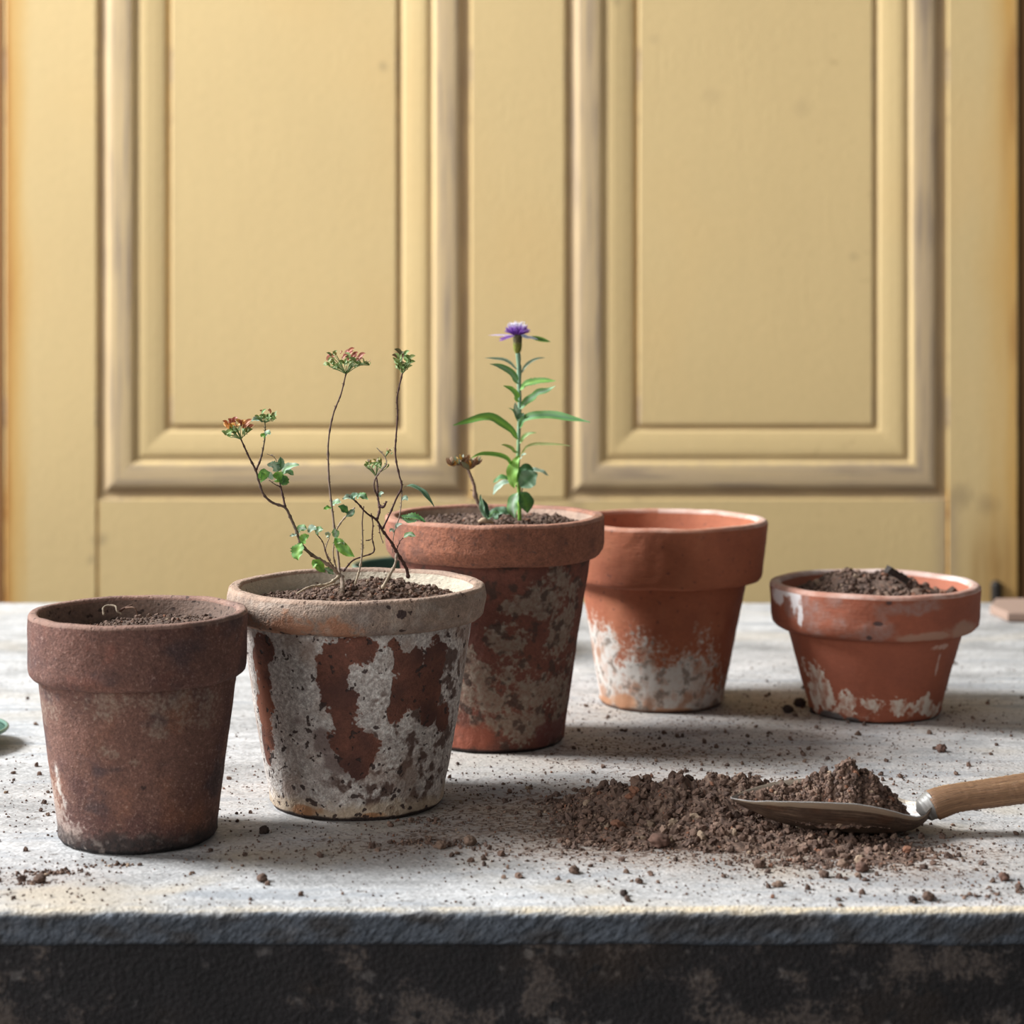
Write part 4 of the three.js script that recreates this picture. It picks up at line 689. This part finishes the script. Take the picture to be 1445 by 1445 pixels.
// the purple thistle in the tall pot; points are taken from a close view of the photograph, 4.515 times enlarged
{
  const D = 1.505, root = V(0, 0, 0); root.copy(at(600 + 600 / 4.515, 440 + 1300 / 4.515, D));
  root.y = soil3.y(root.x, root.z);
  const g = thing('thistle_plant', root, 'single purple thistle with narrow green leaves, upright in the tall clay pot', 'thistle');
  const P = (x, y, d = 0) => at(600 + x / 4.515, 440 + y / 4.515, D + d).sub(root), W = (w) => w / 4.515 * D / FOCAL;
  const st = new Build();
  const sc = (t) => { const v = 1 + 0.2 * noise(t * 90, 2, 3); return [0, 1, 2].map((i) => lerp(G.fresh[i] * 0.8, G.blue[i], ss(0.1, 0.6, t)) * v); };
  st.tube([P(602, 1330), P(598, 1150), P(590, 1020), P(594, 880), P(598, 730), P(602, 600), P(598, 470), P(598, 360), P(590, 260)], (t) => W(lerp(13, 11, t) + 4 * ss(0.55, 1, t)), sc, 9, 6, 0.28);
  mesh('stem', st.geometry(), stemMat, g);
  const face = V(0, 0.5, 0.88);
  const L = [
    [[[578, 362], [545, 328], [500, 305], [440, 297], [378, 295]], 20, 'blue', 'pale', 0.01], [[[588, 450], [560, 405], [520, 370], [470, 348], [413, 332]], 46, 'blue', 'mid', 0.02], [[[590, 560], [570, 520], [545, 495], [500, 470]], 46, 'mid', 'fresh', 0.02], [[[590, 690], [575, 650], [555, 625], [532, 612]], 20, 'blue', 'mid', 0.01], [[[594, 670], [578, 620], [574, 575]], 34, 'pale', 'blue', 0.01],
    [[[582, 805], [548, 755], [480, 705], [420, 676], [350, 676], [265, 700], [178, 725]], 58, 'fresh', 'mid', 0.03], [[[572, 890], [545, 868], [515, 853], [483, 848]], 26, 'fresh', 'olive', 0.02], [[[556, 975], [520, 935], [455, 912], [380, 905], [330, 915], [285, 938]], 34, 'mid', 'fresh', 0.03],
    [[[612, 388], [635, 350], [670, 318], [715, 298], [765, 292]], 18, 'blue', 'pale', -0.01], [[[610, 492], [640, 462], [700, 445], [770, 440], [834, 440]], 46, 'fresh', 'mid', 0.01], [[[612, 610], [645, 570], [690, 540], [720, 515], [775, 500], [832, 472]], 44, 'blue', 'mid', 0.02], [[[602, 740], [625, 690], [680, 665], [760, 660], [830, 664], [900, 675], [980, 690], [1050, 705]], 58, 'deep', 'mid', 0.03],
    [[[606, 690], [620, 665], [630, 645]], 56, 'blue', 'deep', 0.01], [[[606, 830], [630, 798], [660, 778], [706, 770]], 30, 'mid', 'olive', 0.01], [[[616, 900], [645, 862], [690, 844], [770, 842], [860, 846], [940, 856]], 17, 'olive', 'olive', 0.02], [[[610, 930], [625, 912], [645, 905]], 26, 'pale', 'blue', 0.01],
  ];
  L.forEach(([pts, w, c, e, d], k) => { pts.unshift([598, pts[0][1] + 7]); const n = pts.length - 1, b = new Build(); leaf(b, pts.map(([x, y], j) => P(x, y, -d * j / n * 1.2 - 0.002)), W(w * 1.12), face.clone().add(V(0, 0.15 * Math.sin(k * 3), 0)), G[c], G[e], { fold: 0.28, wave: k === 10 ? 0.13 : 0.05, seed: k, tooth: k % 3 === 0 ? 0.1 : 0, shape: 0.85 }); mesh('leaf', b.geometry(), leafMat, g); });
  // broad leaves low on the stem: they face the light
  const B = [
    [[[570, 1125], [556, 1060], [566, 985], [600, 915]], 82, 'fresh', 'fresh', V(-0.5, 0.1, 0.9), 0.012], [[[585, 1090], [575, 1020], [590, 960]], 60, 'fresh', 'mid', V(0.5, 0.2, 0.8), 0.006], [[[610, 1120], [640, 1085], [680, 1050], [715, 1030]], 128, 'deep', 'blue', V(-0.2, 0.35, 0.9), 0.014], [[[640, 1030], [690, 1008], [740, 1018], [790, 1045]], 48, 'blue', 'pale', V(0, 0.9, 0.4), -0.006],
    [[[605, 1040], [620, 1010], [650, 995], [690, 1012]], 60, 'deep', 'deep', V(0, 0.5, 0.8), 0.002], [[[545, 1082], [500, 1090], [460, 1120], [433, 1164]], 54, 'blue', 'pale', V(-0.3, 0.7, 0.6), 0.01], [[[540, 1075], [505, 1055], [470, 1062], [434, 1092]], 50, 'deep', 'mid', V(-0.2, 0.85, 0.5), 0.004], [[[592, 1150], [565, 1205], [560, 1260], [574, 1314]], 88, 'pale', 'mid', V(-0.6, 0.25, 0.8), 0.018],
    [[[598, 1152], [628, 1185], [645, 1230], [650, 1280]], 104, 'mid', 'deep', V(0.3, 0.2, 0.9), 0.006], [[[540, 1290], [505, 1272], [460, 1272], [415, 1290]], 70, 'deep', 'blue', V(0, 0.75, 0.65), 0.012], [[[470, 1292], [450, 1300], [435, 1318]], 60, 'blue', 'deep', V(0, 0.6, 0.8), 0.016],
  ];
  B.forEach(([pts, w, c, e, n, d], k) => { const b = new Build(); leaf(b, pts.map(([x, y]) => P(x, y, -d)), W(w), n, G[c], G[e], { fold: 0.22, wave: 0.06, seed: k * 3, shape: 0.95, stalk: 0.02 }); mesh('leaf', b.geometry(), leafMat, g); });
  const tw = new Build(); tw.tube([P(590, 1120), P(570, 1100), P(545, 1080)], () => W(4), () => rgb(150, 130, 110), 5, 4).tube([P(612, 1165), P(620, 1120), P(630, 1085)], () => W(4), () => rgb(130, 120, 100), 5, 4); mesh('stalk', tw.geometry(), stemMat, g);
  // the flower head: scaly cup, ring of purple florets with pale tips, a few drooping ray petals
  const cup = new Build(), cpts = [[266, 13], [242, 25], [215, 29], [190, 28], [165, 30], [146, 34]];
  { const NS = 18; cpts.forEach(([y, r], k) => { for (let s = 0; s < NS; s++) { const a = s / NS * 6.2832 + k * 0.17, f = W(r) * (1 + 0.16 * Math.sin(s * 3.14 + k * 3.14)), c = P(588, y); const col = y > 195 ? rgb(134, 138, 56) : rgb(96, 88, 60); const v = 0.75 + 0.5 * ((s * 7 + k * 3) % 5) / 5; cup.vert(c.x + Math.sin(a) * f, c.y, c.z + Math.cos(a) * f, col.map((q) => q * v)); } });
    for (let k = 0; k < cpts.length - 1; k++) for (let s = 0; s < NS; s++) { const a = k * NS + s, c = k * NS + (s + 1) % NS; cup.quad(a, c, c + NS, a + NS); }
    const m = cup.vert(...P(588, 142).toArray(), rgb(110, 80, 120)); for (let s = 0; s < NS; s++) cup.tri(m, 5 * NS + s, 5 * NS + (s + 1) % NS);
    const r = rng(8); for (let k = 0; k < 70; k++) { const a = r() * 6.28, y = 160 + 95 * r(), rr = W(y > 240 ? 20 : 26), c = P(588, y), d = V(Math.sin(a), 0.5, Math.cos(a)), q = V(c.x + d.x * rr, c.y, c.z + d.z * rr), e = q.clone().addScaledVector(d, W(11)), s = V(Math.cos(a), 0, -Math.sin(a)).multiplyScalar(W(3)); const col = r() < 0.5 ? rgb(170, 160, 110) : rgb(84, 74, 54); cup.tri(cup.vert(q.x - s.x, q.y, q.z - s.z, col), cup.vert(q.x + s.x, q.y, q.z + s.z, col), cup.vert(e.x, e.y, e.z, col)); } }
  const head = mesh('flower_head', cup.geometry(), std({ vertexColors: true, roughness: 0.85, side: THREE.DoubleSide }), g);
  const fl = new Build(), r = rng(21), purple = rgb(138, 74, 190), lilac = rgb(196, 150, 220), white = rgb(248, 242, 248);
  for (let k = 0; k < 190; k++) {
    const a = r() * 6.2832, up = k % 3 === 0, tilt = up ? 0.8 * r() : 0.3 + 0.95 * Math.sqrt(r()), len = W((up ? 74 : 58) + 22 * r()), c0 = P(588, 150), o = V(Math.sin(a) * W(18), 0, Math.cos(a) * W(18)).add(c0), d = V(Math.sin(a) * Math.sin(tilt), Math.cos(tilt), Math.cos(a) * Math.sin(tilt));
    const pts = [o, o.clone().addScaledVector(d, len * 0.5).add(V(0, W(3), 0)), o.clone().addScaledVector(d, len)], tip = up ? white : lilac;
    fl.tube(pts, (t) => W(3.6 * (1 - 0.6 * t)), (t) => [0, 1, 2].map((i) => lerp(purple[i] * (0.75 + 0.5 * ((k * 7) % 5) / 5), tip[i], ss(up ? 0.45 : 0.75, 1, t))), 4, 3);
  }
  mesh('floret_tuft', fl.geometry(), std({ vertexColors: true, roughness: 0.7 }), head);
  [[[[570, 152], [530, 158], [490, 178], [470, 186]], 26, purple, lilac], [[[562, 150], [515, 148], [455, 148], [402, 150]], 14, lilac, white], [[[560, 156], [510, 166], [470, 170]], 22, rgb(150, 90, 190), lilac], [[[610, 150], [640, 158], [660, 172]], 30, rgb(170, 190, 220), rgb(210, 220, 236)], [[[612, 150], [650, 160], [690, 168], [720, 176]], 22, rgb(150, 176, 200), white]].forEach(([pts, w, c, e], k) => { const b = new Build(); leaf(b, pts.map(([x, y]) => P(x, y, -0.004)), W(w), V(0, 0.6, 0.8), c, e, { fold: 0.1, seed: k, stalk: 0 }); mesh('petal', b.geometry(), leafMat, head); });
  { const b = new Build(); leaf(b, [P(660, 158), P(700, 168), P(750, 180), P(797, 191)], W(34), face, G.dark, G.fresh, { fold: 0.2 }); mesh('leaf', b.geometry(), leafMat, g); }
}
// the withered stub beside it
{
  const D = 1.47, root = at(600 + 385 / 4.515, 440 + 1330 / 4.515, D); root.y = soil3.y(root.x, root.z) - 0.001;
  const g = thing('withered_plant', root, 'short withered brown stem with dry flower buds beside the purple thistle', 'plant');
  const P = (x, y, d = 0) => at(600 + x / 4.515, 440 + y / 4.515, D + d).sub(root), W = (w) => w / 4.515 * D / FOCAL, st = new Build(), bark = (t) => { const v = 0.85 + 0.5 * noise(t * 40, 1, 1); return rgb(150, 122, 104).map((q) => q * v); };
  st.tube([P(392, 1345), P(372, 1290), P(340, 1225), P(318, 1165), P(312, 1110), P(292, 1050), P(272, 1000)], (t) => W(lerp(13, 9, t) + 6 * gauss(t - 0.52, 0.04)), bark, 8, 7, 0.3).tube([P(278, 1010), P(250, 985), P(225, 960)], (t) => W(7 - 3 * t), bark, 6, 5, 0.3).tube([P(274, 1000), P(285, 975), P(296, 950)], (t) => W(8 - 3 * t), bark, 6, 5, 0.3).tube([P(235, 975), P(205, 975), P(175, 960)], (t) => W(5 - 2 * t), bark, 6, 5, 0.3).tube([P(318, 1160), P(302, 1140), P(288, 1132)], (t) => W(6 - 4 * t), bark, 6, 4, 0.3);
  mesh('stem', st.geometry(), stemMat, g);
  [[222, 938, 50], [288, 955, 72], [172, 950, 48], [250, 925, 44], [314, 945, 46]].forEach(([x, y, s], k) => {
    const b = new Build(), r = rng(90 + k);
    for (let j = 0; j < 16; j++) { const a = r() * 6.28, d = V(Math.sin(a) * 0.8, 0.5 + 0.9 * r(), Math.cos(a) * 0.8).normalize(), o = P(x, y + s * 0.7, -0.004), q = o.clone().addScaledVector(d, W(s * (0.9 + 0.6 * r()))), m = o.clone().lerp(q, 0.55).add(V(Math.sin(a) * W(7), 0, 0)); const c = r() < 0.3 ? rgb(226, 174, 80) : r() < 0.35 ? rgb(168, 178, 152) : rgb(174, 138, 108); leaf(b, [o, m, q], W(s * 0.42), V(Math.cos(a), 0.2, 1), c, c.map((v) => v * 0.8), { fold: 0.5, seed: j }); }
    mesh('dry_bud', b.geometry(), leafMat, g);
  });
  [[[[400, 1325], [372, 1275], [360, 1215], [352, 1165]], 40, 'deep', 'blue', V(-0.5, 0.2, 0.8)], [[[410, 1320], [395, 1285], [382, 1230], [366, 1190]], 34, 'dark', 'dark', V(0.4, 0.2, 0.8)], [[[395, 1325], [420, 1290], [445, 1275], [478, 1285]], 50, 'mid', 'blue', V(0, 0.7, 0.6)]].forEach(([pts, w, c, e, n], k) => { const b = new Build(); leaf(b, pts.map(([x, y]) => P(x, y, -0.006)), W(w), n, G[c], G[e], { fold: 0.3, wave: 0.1, seed: k * 2 }); mesh('leaf', b.geometry(), leafMat, g); });
  const c = new Build(); c.tube([P(340, 1338, -0.004), P(370, 1326, -0.006), P(405, 1334, -0.004), P(432, 1345, -0.002)], (t) => W(8 + 9 * Math.sin(Math.PI * t)), () => rgb(184, 160, 132), 8, 5, 0.4); mesh('root_crown', c.geometry(), stemMat, g);
}
// the bare shrub in the lime-crusted pot; points from a close view, 4.0147 times enlarged, and how far back each stands
{
  const D = 1.318, K = 4.0147, root = at(300 + 715 / K, 480 + 1335 / K, D); root.y = soil2.y(root.x, root.z) - 0.001;
  const g = thing('bare_shrub', root, 'thin twiggy shrub with few leaves and small reddish flower clusters in the lime-crusted pot', 'shrub');
  const P = (x, y, d = 0) => at(300 + x / K, 480 + y / K, D + d).sub(root), W = (w) => w / K * D / FOCAL;
  const brown = rgb(92, 64, 58), greyish = rgb(168, 146, 128), light = rgb(196, 176, 150);
  const twig = (pts, w0, w1, c0, c1, name = 'branch') => { const b = new Build(), r = rng(Math.round(pts[0][0] * 7 + pts[1][1])), P3 = pts.map(([x, y, d]) => P(x, y, d ?? 0)); b.tube(P3, (t) => W(lerp(w0, w1, t)) * 0.62 * (1 + 0.45 * (Math.sin(t * pts.length * 9) > 0.86 ? 1 : 0)), (t) => { const v = 0.85 + 0.5 * noise(t * 60, pts[0][0], 1); return [0, 1, 2].map((i) => lerp(c0[i], c1[i], t) * v); }, 7, 7, 0.3);
    const cv = new THREE.CatmullRomCurve3(P3, false, 'centripetal'); for (let k = 0; k < pts.length * 2.4; k++) { const t = 0.1 + 0.85 * r(), q = cv.getPointAt(t), a = r() * 6.28, d = V(Math.cos(a), 0.5, Math.sin(a)).multiplyScalar(W(11)); b.tube([q, q.clone().addScaledVector(d, 0.6), q.clone().add(d)], (u) => W(2.6 * (1 - 0.7 * u)), () => c1, 4, 2); }
    return mesh(name, b.geometry(), stemMat, g); };
  twig([[718, 1345], [705, 1318, -0.002], [640, 1262, -0.006], [560, 1215, -0.008], [505, 1158, -0.010], [470, 1070, -0.013], [440, 1003, -0.015], [412, 950, -0.018], [335, 918, -0.022], [288, 872, -0.026], [262, 800, -0.028], [245, 740, -0.03], [205, 660, -0.033], [160, 560, -0.036]], 17, 7, greyish, brown);
  twig([[412, 950, -0.018], [400, 890, -0.016], [383, 820, -0.014], [372, 745, -0.012]], 11, 5, brown, brown); twig([[245, 740, -0.03], [270, 680, -0.028], [289, 600, -0.026], [297, 540, -0.025], [297, 465, -0.024]], 9, 5, brown, rgb(120, 110, 84)); twig([[383, 830, -0.014], [350, 815, -0.018], [318, 792, -0.022]], 5, 3, brown, greyish); twig([[378, 730, -0.012], [350, 665, -0.016], [308, 645, -0.02]], 4, 2, greyish, greyish);
  twig([[722, 1345], [712, 1230, 0.004], [692, 1080, 0.008], [678, 960, 0.010], [668, 880, 0.012], [660, 800, 0.014], [656, 700, 0.015], [655, 600, 0.015], [666, 500, 0.015], [690, 400, 0.015], [726, 310, 0.016], [756, 190, 0.018]], 12, 6, greyish, brown);
  twig([[1108, 1345, 0.02], [1102, 1305, 0.018], [1080, 1262, 0.014], [1045, 1205, 0.010], [1012, 1145, 0.006], [960, 1075, 0.002], [930, 1020, 0.000], [870, 978, -0.006], [820, 922, -0.010], [775, 885, -0.014]], 17, 6, brown, brown);
  twig([[962, 1405, -0.012], [1000, 1335, -0.004], [1034, 1268, 0.004], [1043, 1205, 0.010]], 14, 12, light, greyish);
  twig([[930, 1020, 0.0], [946, 960, 0.004], [936, 890, 0.008], [928, 780, 0.012], [900, 740, 0.014], [868, 708, 0.016]], 12, 5, brown, brown); twig([[936, 885, 0.008], [916, 840, 0.004], [920, 790, 0.002], [950, 745, 0.0], [985, 700, 0.004], [975, 660, 0.006], [930, 610, 0.008]], 8, 4, brown, greyish); twig([[945, 940, 0.004], [968, 945, 0.002], [984, 915, 0.0]], 13, 8, rgb(80, 50, 46), brown);
  twig([[962, 1072, 0.002], [1008, 975, 0.010], [1042, 895, 0.014], [1072, 830, 0.016], [1056, 760, 0.018], [1036, 650, 0.02], [1040, 540, 0.02], [1048, 420, 0.021], [1045, 330, 0.021], [1058, 262, 0.022], [1076, 186, 0.022]], 9, 7, brown, brown); twig([[1074, 850, 0.016], [1066, 950, 0.014], [1056, 1010, 0.012], [1034, 1070, 0.010], [1022, 1140, 0.008], [1020, 1205, 0.010]], 5, 4, greyish, greyish); twig([[940, 1040, 0.0], [950, 1100, -0.006], [966, 1150, -0.010]], 5, 3, brown, brown); twig([[1040, 1195, 0.010], [1062, 1140, 0.006], [1078, 1120, 0.004]], 5, 3, brown, brown);
  twig([[806, 1385, -0.004], [830, 1310, -0.003], [846, 1220, -0.002], [850, 1130, 0.0], [848, 1030, 0.002], [856, 940, 0.004]], 10, 5, light, brown); twig([[740, 1310, 0.0], [795, 1248, 0.004], [850, 1226, 0.006], [914, 1198, 0.008], [904, 1120, 0.009], [908, 1040, 0.010], [898, 980, 0.011]], 8, 5, brown, brown); twig([[690, 1100, 0.004], [712, 1055, 0.0], [745, 1010, -0.004], [805, 950, -0.01]], 7, 8, light, greyish);
  twig([[700, 1305, -0.004], [650, 1230, -0.01], [622, 1140, -0.014], [590, 1100, -0.016]], 8, 4, greyish, brown); twig([[702, 1300, -0.002], [684, 1215, -0.006], [690, 1130, -0.010]], 8, 5, greyish, light); twig([[668, 1250, -0.006], [640, 1190, -0.002], [660, 1120, 0.002]], 7, 4, greyish, greyish); twig([[868, 1135, 0.004], [893, 1132, 0.006], [908, 1115, 0.008]], 4, 3, brown, brown);
  twig([[722, 1335, -0.004], [655, 1382, -0.014], [560, 1396, -0.024], [520, 1412, -0.03], [478, 1436, -0.036]], 15, 8, light, light, 'root'); twig([[715, 1380, -0.01], [660, 1392, -0.018], [615, 1412, -0.024]], 10, 6, greyish, light, 'root'); twig([[730, 1440, -0.016], [735, 1385, -0.010], [728, 1340, -0.004]], 28, 20, greyish, greyish, 'root');
  // leaves: points, width, colours
  const LV = [
    [[[505, 1145], [490, 1175], [482, 1210], [487, 1246]], 66, 'fresh', 'mid', V(-0.4, 0.3, 0.9), -0.012, 0.16], [[[505, 1155], [520, 1125], [545, 1105]], 46, 'mid', 'fresh', V(0, 0.5, 0.8), -0.012, 0.1], [[[485, 1090], [500, 1068], [535, 1072]], 42, 'pale', 'mid', V(0, 0.6, 0.7), -0.013, 0.12], [[[478, 1100], [460, 1105], [436, 1112]], 20, 'pale', 'pale', V(0, 0.7, 0.6), -0.013, 0.1], [[[540, 1090], [560, 1070], [590, 1072]], 40, 'blue', 'pale', V(0.1, 0.6, 0.8), -0.014, 0.12], [[[585, 1100], [600, 1080], [625, 1072]], 42, 'pale', 'mid', V(0.2, 0.6, 0.8), -0.016, 0.12],
    [[[690, 1110], [715, 1150], [755, 1195], [803, 1228]], 52, 'mid', 'fresh', V(-0.3, 0.6, 0.7), -0.012, 0.02], [[[690, 1120], [698, 1095], [690, 1065]], 40, 'pale', 'mid', V(-0.2, 0.3, 0.9), -0.012, 0.1], [[[640, 1315], [612, 1290], [585, 1262], [570, 1290]], 46, 'mid', 'fresh', V(-0.2, 0.6, 0.7), -0.016, 0.12], [[[690, 1325], [660, 1310], [630, 1290]], 36, 'pale', 'mid', V(0, 0.7, 0.6), -0.012, 0.1],
    [[[678, 935], [700, 918], [728, 922]], 34, 'mid', 'pale', V(0, 0.6, 0.7), 0.008, 0.12], [[[676, 950], [655, 950], [628, 960]], 26, 'fresh', 'mid', V(0, 0.7, 0.6), 0.008, 0.1], [[[775, 975], [745, 960], [712, 940]], 44, 'mid', 'deep', V(0, 0.6, 0.7), -0.008, 0.16], [[[810, 905], [775, 890], [735, 900]], 34, 'blue', 'pale', V(0, 0.7, 0.6), -0.012, 0.14], [[[815, 900], [838, 880], [880, 905]], 38, 'blue', 'mid', V(0.1, 0.7, 0.6), -0.012, 0.14], [[[800, 905], [795, 885], [830, 872]], 28, 'deep', 'blue', V(0, 0.5, 0.8), -0.014, 0.1], [[[805, 955], [780, 985], [755, 1000]], 30, 'pale', 'deep', V(0, 0.3, 0.9), -0.01, 0.1],
    [[[372, 750], [350, 715], [308, 705]], 44, 'pale', 'blue', V(-0.2, 0.6, 0.8), -0.013, 0.14], [[[372, 745], [385, 695], [382, 660]], 38, 'deep', 'blue', V(0.3, 0.3, 0.9), -0.012, 0.14], [[[390, 765], [420, 725], [490, 705]], 42, 'mid', 'pale', V(0.1, 0.7, 0.7), -0.01, 0.12], [[[395, 760], [425, 745], [460, 765]], 34, 'blue', 'mid', V(0, 0.7, 0.6), -0.01, 0.12], [[[385, 810], [370, 775], [340, 765]], 52, 'mid', 'fresh', V(-0.2, 0.5, 0.8), -0.016, 0.14], [[[390, 820], [405, 795], [395, 765]], 44, 'deep', 'mid', V(0.3, 0.4, 0.8), -0.016, 0.14], [[[262, 790], [275, 765], [300, 752], [272, 806]], 40, 'fresh', 'mid', V(0.2, 0.3, 0.9), -0.03, 0.1], [[[345, 790], [322, 765], [300, 745]], 30, 'pale', 'pale', V(0, 0.5, 0.8), -0.018, 0.1],
    [[[297, 545], [310, 525], [328, 536]], 30, 'mid', 'pale', V(0, 0.6, 0.7), -0.026, 0.08], [[[297, 555], [285, 540], [276, 550]], 26, 'mid', 'fresh', V(0, 0.6, 0.7), -0.026, 0.08], [[[290, 465], [255, 448], [218, 458]], 32, 'deep', 'pale', V(0, 0.7, 0.6), -0.025, 0.1], [[[300, 465], [330, 440], [364, 446]], 22, 'olive', 'mid', V(0, 0.7, 0.6), -0.025, 0.1],
    [[[1085, 832], [1130, 826], [1175, 848], [1218, 890], [1254, 944]], 32, 'deep', 'blue', V(0.2, 0.8, 0.5), 0.01, 0], [[[1062, 995], [1100, 1000], [1150, 1000], [1206, 1030]], 34, 'deep', 'mid', V(0, 0.7, 0.7), 0.006, 0.3], [[[1070, 1010], [1120, 1028], [1160, 1022]], 24, 'blue', 'mid', V(0, 0.7, 0.7), 0.004, 0.3], [[[1078, 1120], [1110, 1102], [1152, 1112]], 30, 'pale', 'mid', V(0, 0.7, 0.7), 0.003, 0.2], [[[1072, 905], [1090, 895], [1106, 908]], 26, 'pale', 'blue', V(0, 0.5, 0.8), 0.012, 0.1], [[[1040, 1070], [1045, 1050], [1075, 1040]], 20, 'pale', 'pale', V(0, 0.5, 0.8), 0.01, 0.1], [[[1030, 1090], [1015, 1075], [1000, 1085]], 18, 'pale', 'pale', V(0, 0.5, 0.8), 0.01, 0.1], [[[945, 890], [955, 870], [970, 868]], 22, 'pale', 'blue', V(0, 0.5, 0.8), 0.008, 0.1], [[[660, 1120], [650, 1100], [640, 1108]], 26, 'olive', 'pale', V(0, 0.5, 0.8), 0.0, 0.1], [[[680, 1150], [725, 1140], [750, 1160]], 28, 'deep', 'olive', V(0, 0.5, 0.8), -0.012, 0.2],
  ];
  LV.forEach(([pts, w, c, e, n, d, tooth], k) => { const b = new Build(); leaf(b, pts.map(([x, y], j) => P(x, y, d - 0.002 * j)), W(w * 1.2), n, G[c], G[e], { fold: 0.3, wave: 0.08, tooth, seed: k * 1.7, shape: 0.95 }); mesh('leaf', b.geometry(), leafMat, g); });
  // flower clusters: centre, breadth, height, depth, colours
  const red = rgb(178, 100, 80), pink = rgb(198, 140, 118), orange = rgb(222, 164, 80), rust = rgb(176, 104, 62), leafy = rgb(128, 152, 82), olive = rgb(156, 148, 82), wine = rgb(136, 48, 52);
  const cluster = (foot, c, w, h, d, cols, n, size, seed) => {
    const b = new Build(), r = rng(seed), f = P(foot[0], foot[1], d);
    for (let k = 0; k < n; k++) {
      const u = r() * 2 - 1, q = r(), o = P(c[0] + u * w * 0.5, c[1] + (q - 0.5) * h * (1 - 0.5 * u * u) + h * 0.1 * u * u, d + (r() - 0.5) * W(w) * 0.8);
      if (k % 3 === 0) b.tube([f, f.clone().lerp(o, 0.6).add(V(0, W(4), 0)), o], () => W(2.2), () => leafy, 4, 3);
      const a = r() * 6.28, dir = V(Math.cos(a), 0.35 + 0.8 * r(), Math.sin(a)).normalize(), L = W(size * (0.8 + 0.6 * r())), col = cols[Math.floor(r() * cols.length)], col2 = q < 0.5 ? col : leafy;
      leaf(b, [o, o.clone().addScaledVector(dir, L * 0.5).add(V(0, L * 0.12, 0)), o.clone().addScaledVector(dir, L)], L * 0.55, V(Math.sin(a), 0.7, 0.8), col2.map((v) => v * (0.8 + 0.5 * r())), col2, { fold: 0.4, seed: k });
    }
    mesh('flower_cluster', b.geometry(), leafMat, g);
  };
  cluster([160, 562], [138, 506], 128, 100, -0.036, [orange, rust, orange, red, orange], 48, 38, 201); cluster([297, 468], [308, 432], 92, 62, -0.024, [wine, red, leafy, rust], 26, 32, 202); cluster([756, 192], [738, 118], 196, 104, 0.018, [red, pink, leafy, red, olive], 64, 36, 203); cluster([790, 150], [868, 132], 48, 40, 0.016, [pink, rgb(220, 210, 190), leafy], 10, 22, 204);
  cluster([1076, 188], [1080, 110], 92, 62, 0.022, [rgb(110, 110, 66), leafy, rgb(136, 96, 74)], 22, 40, 205); cluster([1076, 190], [1074, 158], 66, 36, 0.022, [leafy, olive, rgb(140, 98, 66)], 16, 32, 206); cluster([925, 770], [930, 705], 128, 54, 0.012, [olive, rgb(180, 168, 96), rgb(136, 126, 94)], 34, 26, 207); cluster([980, 660], [1000, 635], 40, 36, 0.006, [rgb(170, 130, 90), olive], 8, 20, 208);
}
// ---------------------------------------------------------------- green enamel: a bowl behind, a small dish at the left border; a plank end
{
  const enamel = std({ color: new THREE.Color().setRGB(0.035, 0.09, 0.06), roughness: 0.35 }), lip = std({ color: new THREE.Color().setRGB(0.16, 0.27, 0.21), roughness: 0.35 });
  const dish = (name, q, R, h, rb, label, cat) => {
    const g = thing(name, q, label, cat);
    mesh('bowl_wall', new THREE.LatheGeometry([[0.0005, 0.002], [rb * 0.6, 0.0012], [rb, 0], [rb + 0.003, 0.002], [lerp(rb, R, 0.55), h * 0.4], [R - 0.002, h - 0.003], [R - 0.0035, h - 0.003], [lerp(rb, R, 0.55) - 0.002, h * 0.42], [rb, 0.004], [0.0005, 0.004]].map(([x, y]) => new THREE.Vector2(x, y)), 72), enamel, g);
    const t = new THREE.TorusGeometry(R - 0.0014, 0.0015, 12, 90); t.rotateX(Math.PI / 2); t.translate(0, h - 0.002, 0); tag(mesh('rolled_lip', t, lip, g), 'paler green rolled lip');
  };
  let q = at(597, 797, 1.9); dish('enamel_bowl', V(q.x, tableY(q.x, q.z), q.z), 0.068, q.y - TOP + 0.001, 0.045, 'green enamel bowl standing far back behind the shrub pot and the thistle pot', 'bowl');
  q = onTable(0, 1054); dish('enamel_dish', V(at(10, 0, -q.z).x - 0.05, tableY(q.x, q.z), q.z), 0.05, 0.0148, 0.03, 'small dark green enamel dish cut off by the left border beside the dark brown pot', 'dish');
  const s = new THREE.Shape([new THREE.Vector2(0, 0), new THREE.Vector2(0.2, 0.0), new THREE.Vector2(0.2, 0.11), new THREE.Vector2(0.012, 0.1), new THREE.Vector2(-0.006, 0.05)]), e = new THREE.ExtrudeGeometry(s, { depth: 0.006, bevelEnabled: true, bevelSize: 0.002, bevelThickness: 0.002, bevelSegments: 2 });
  e.rotateX(-Math.PI / 2);
  const m = mesh('board_offcut', e, std({ color: new THREE.Color().setRGB(0.4, 0.27, 0.21), roughness: 0.9 })), o = onTable(1424, 878); m.position.set(o.x, TOP + 0.0025, o.z); tag(m, 'pinkish brown flat wooden offcut lying on the back right corner of the stone table', 'board');
}
renderer.render(scene, camera);
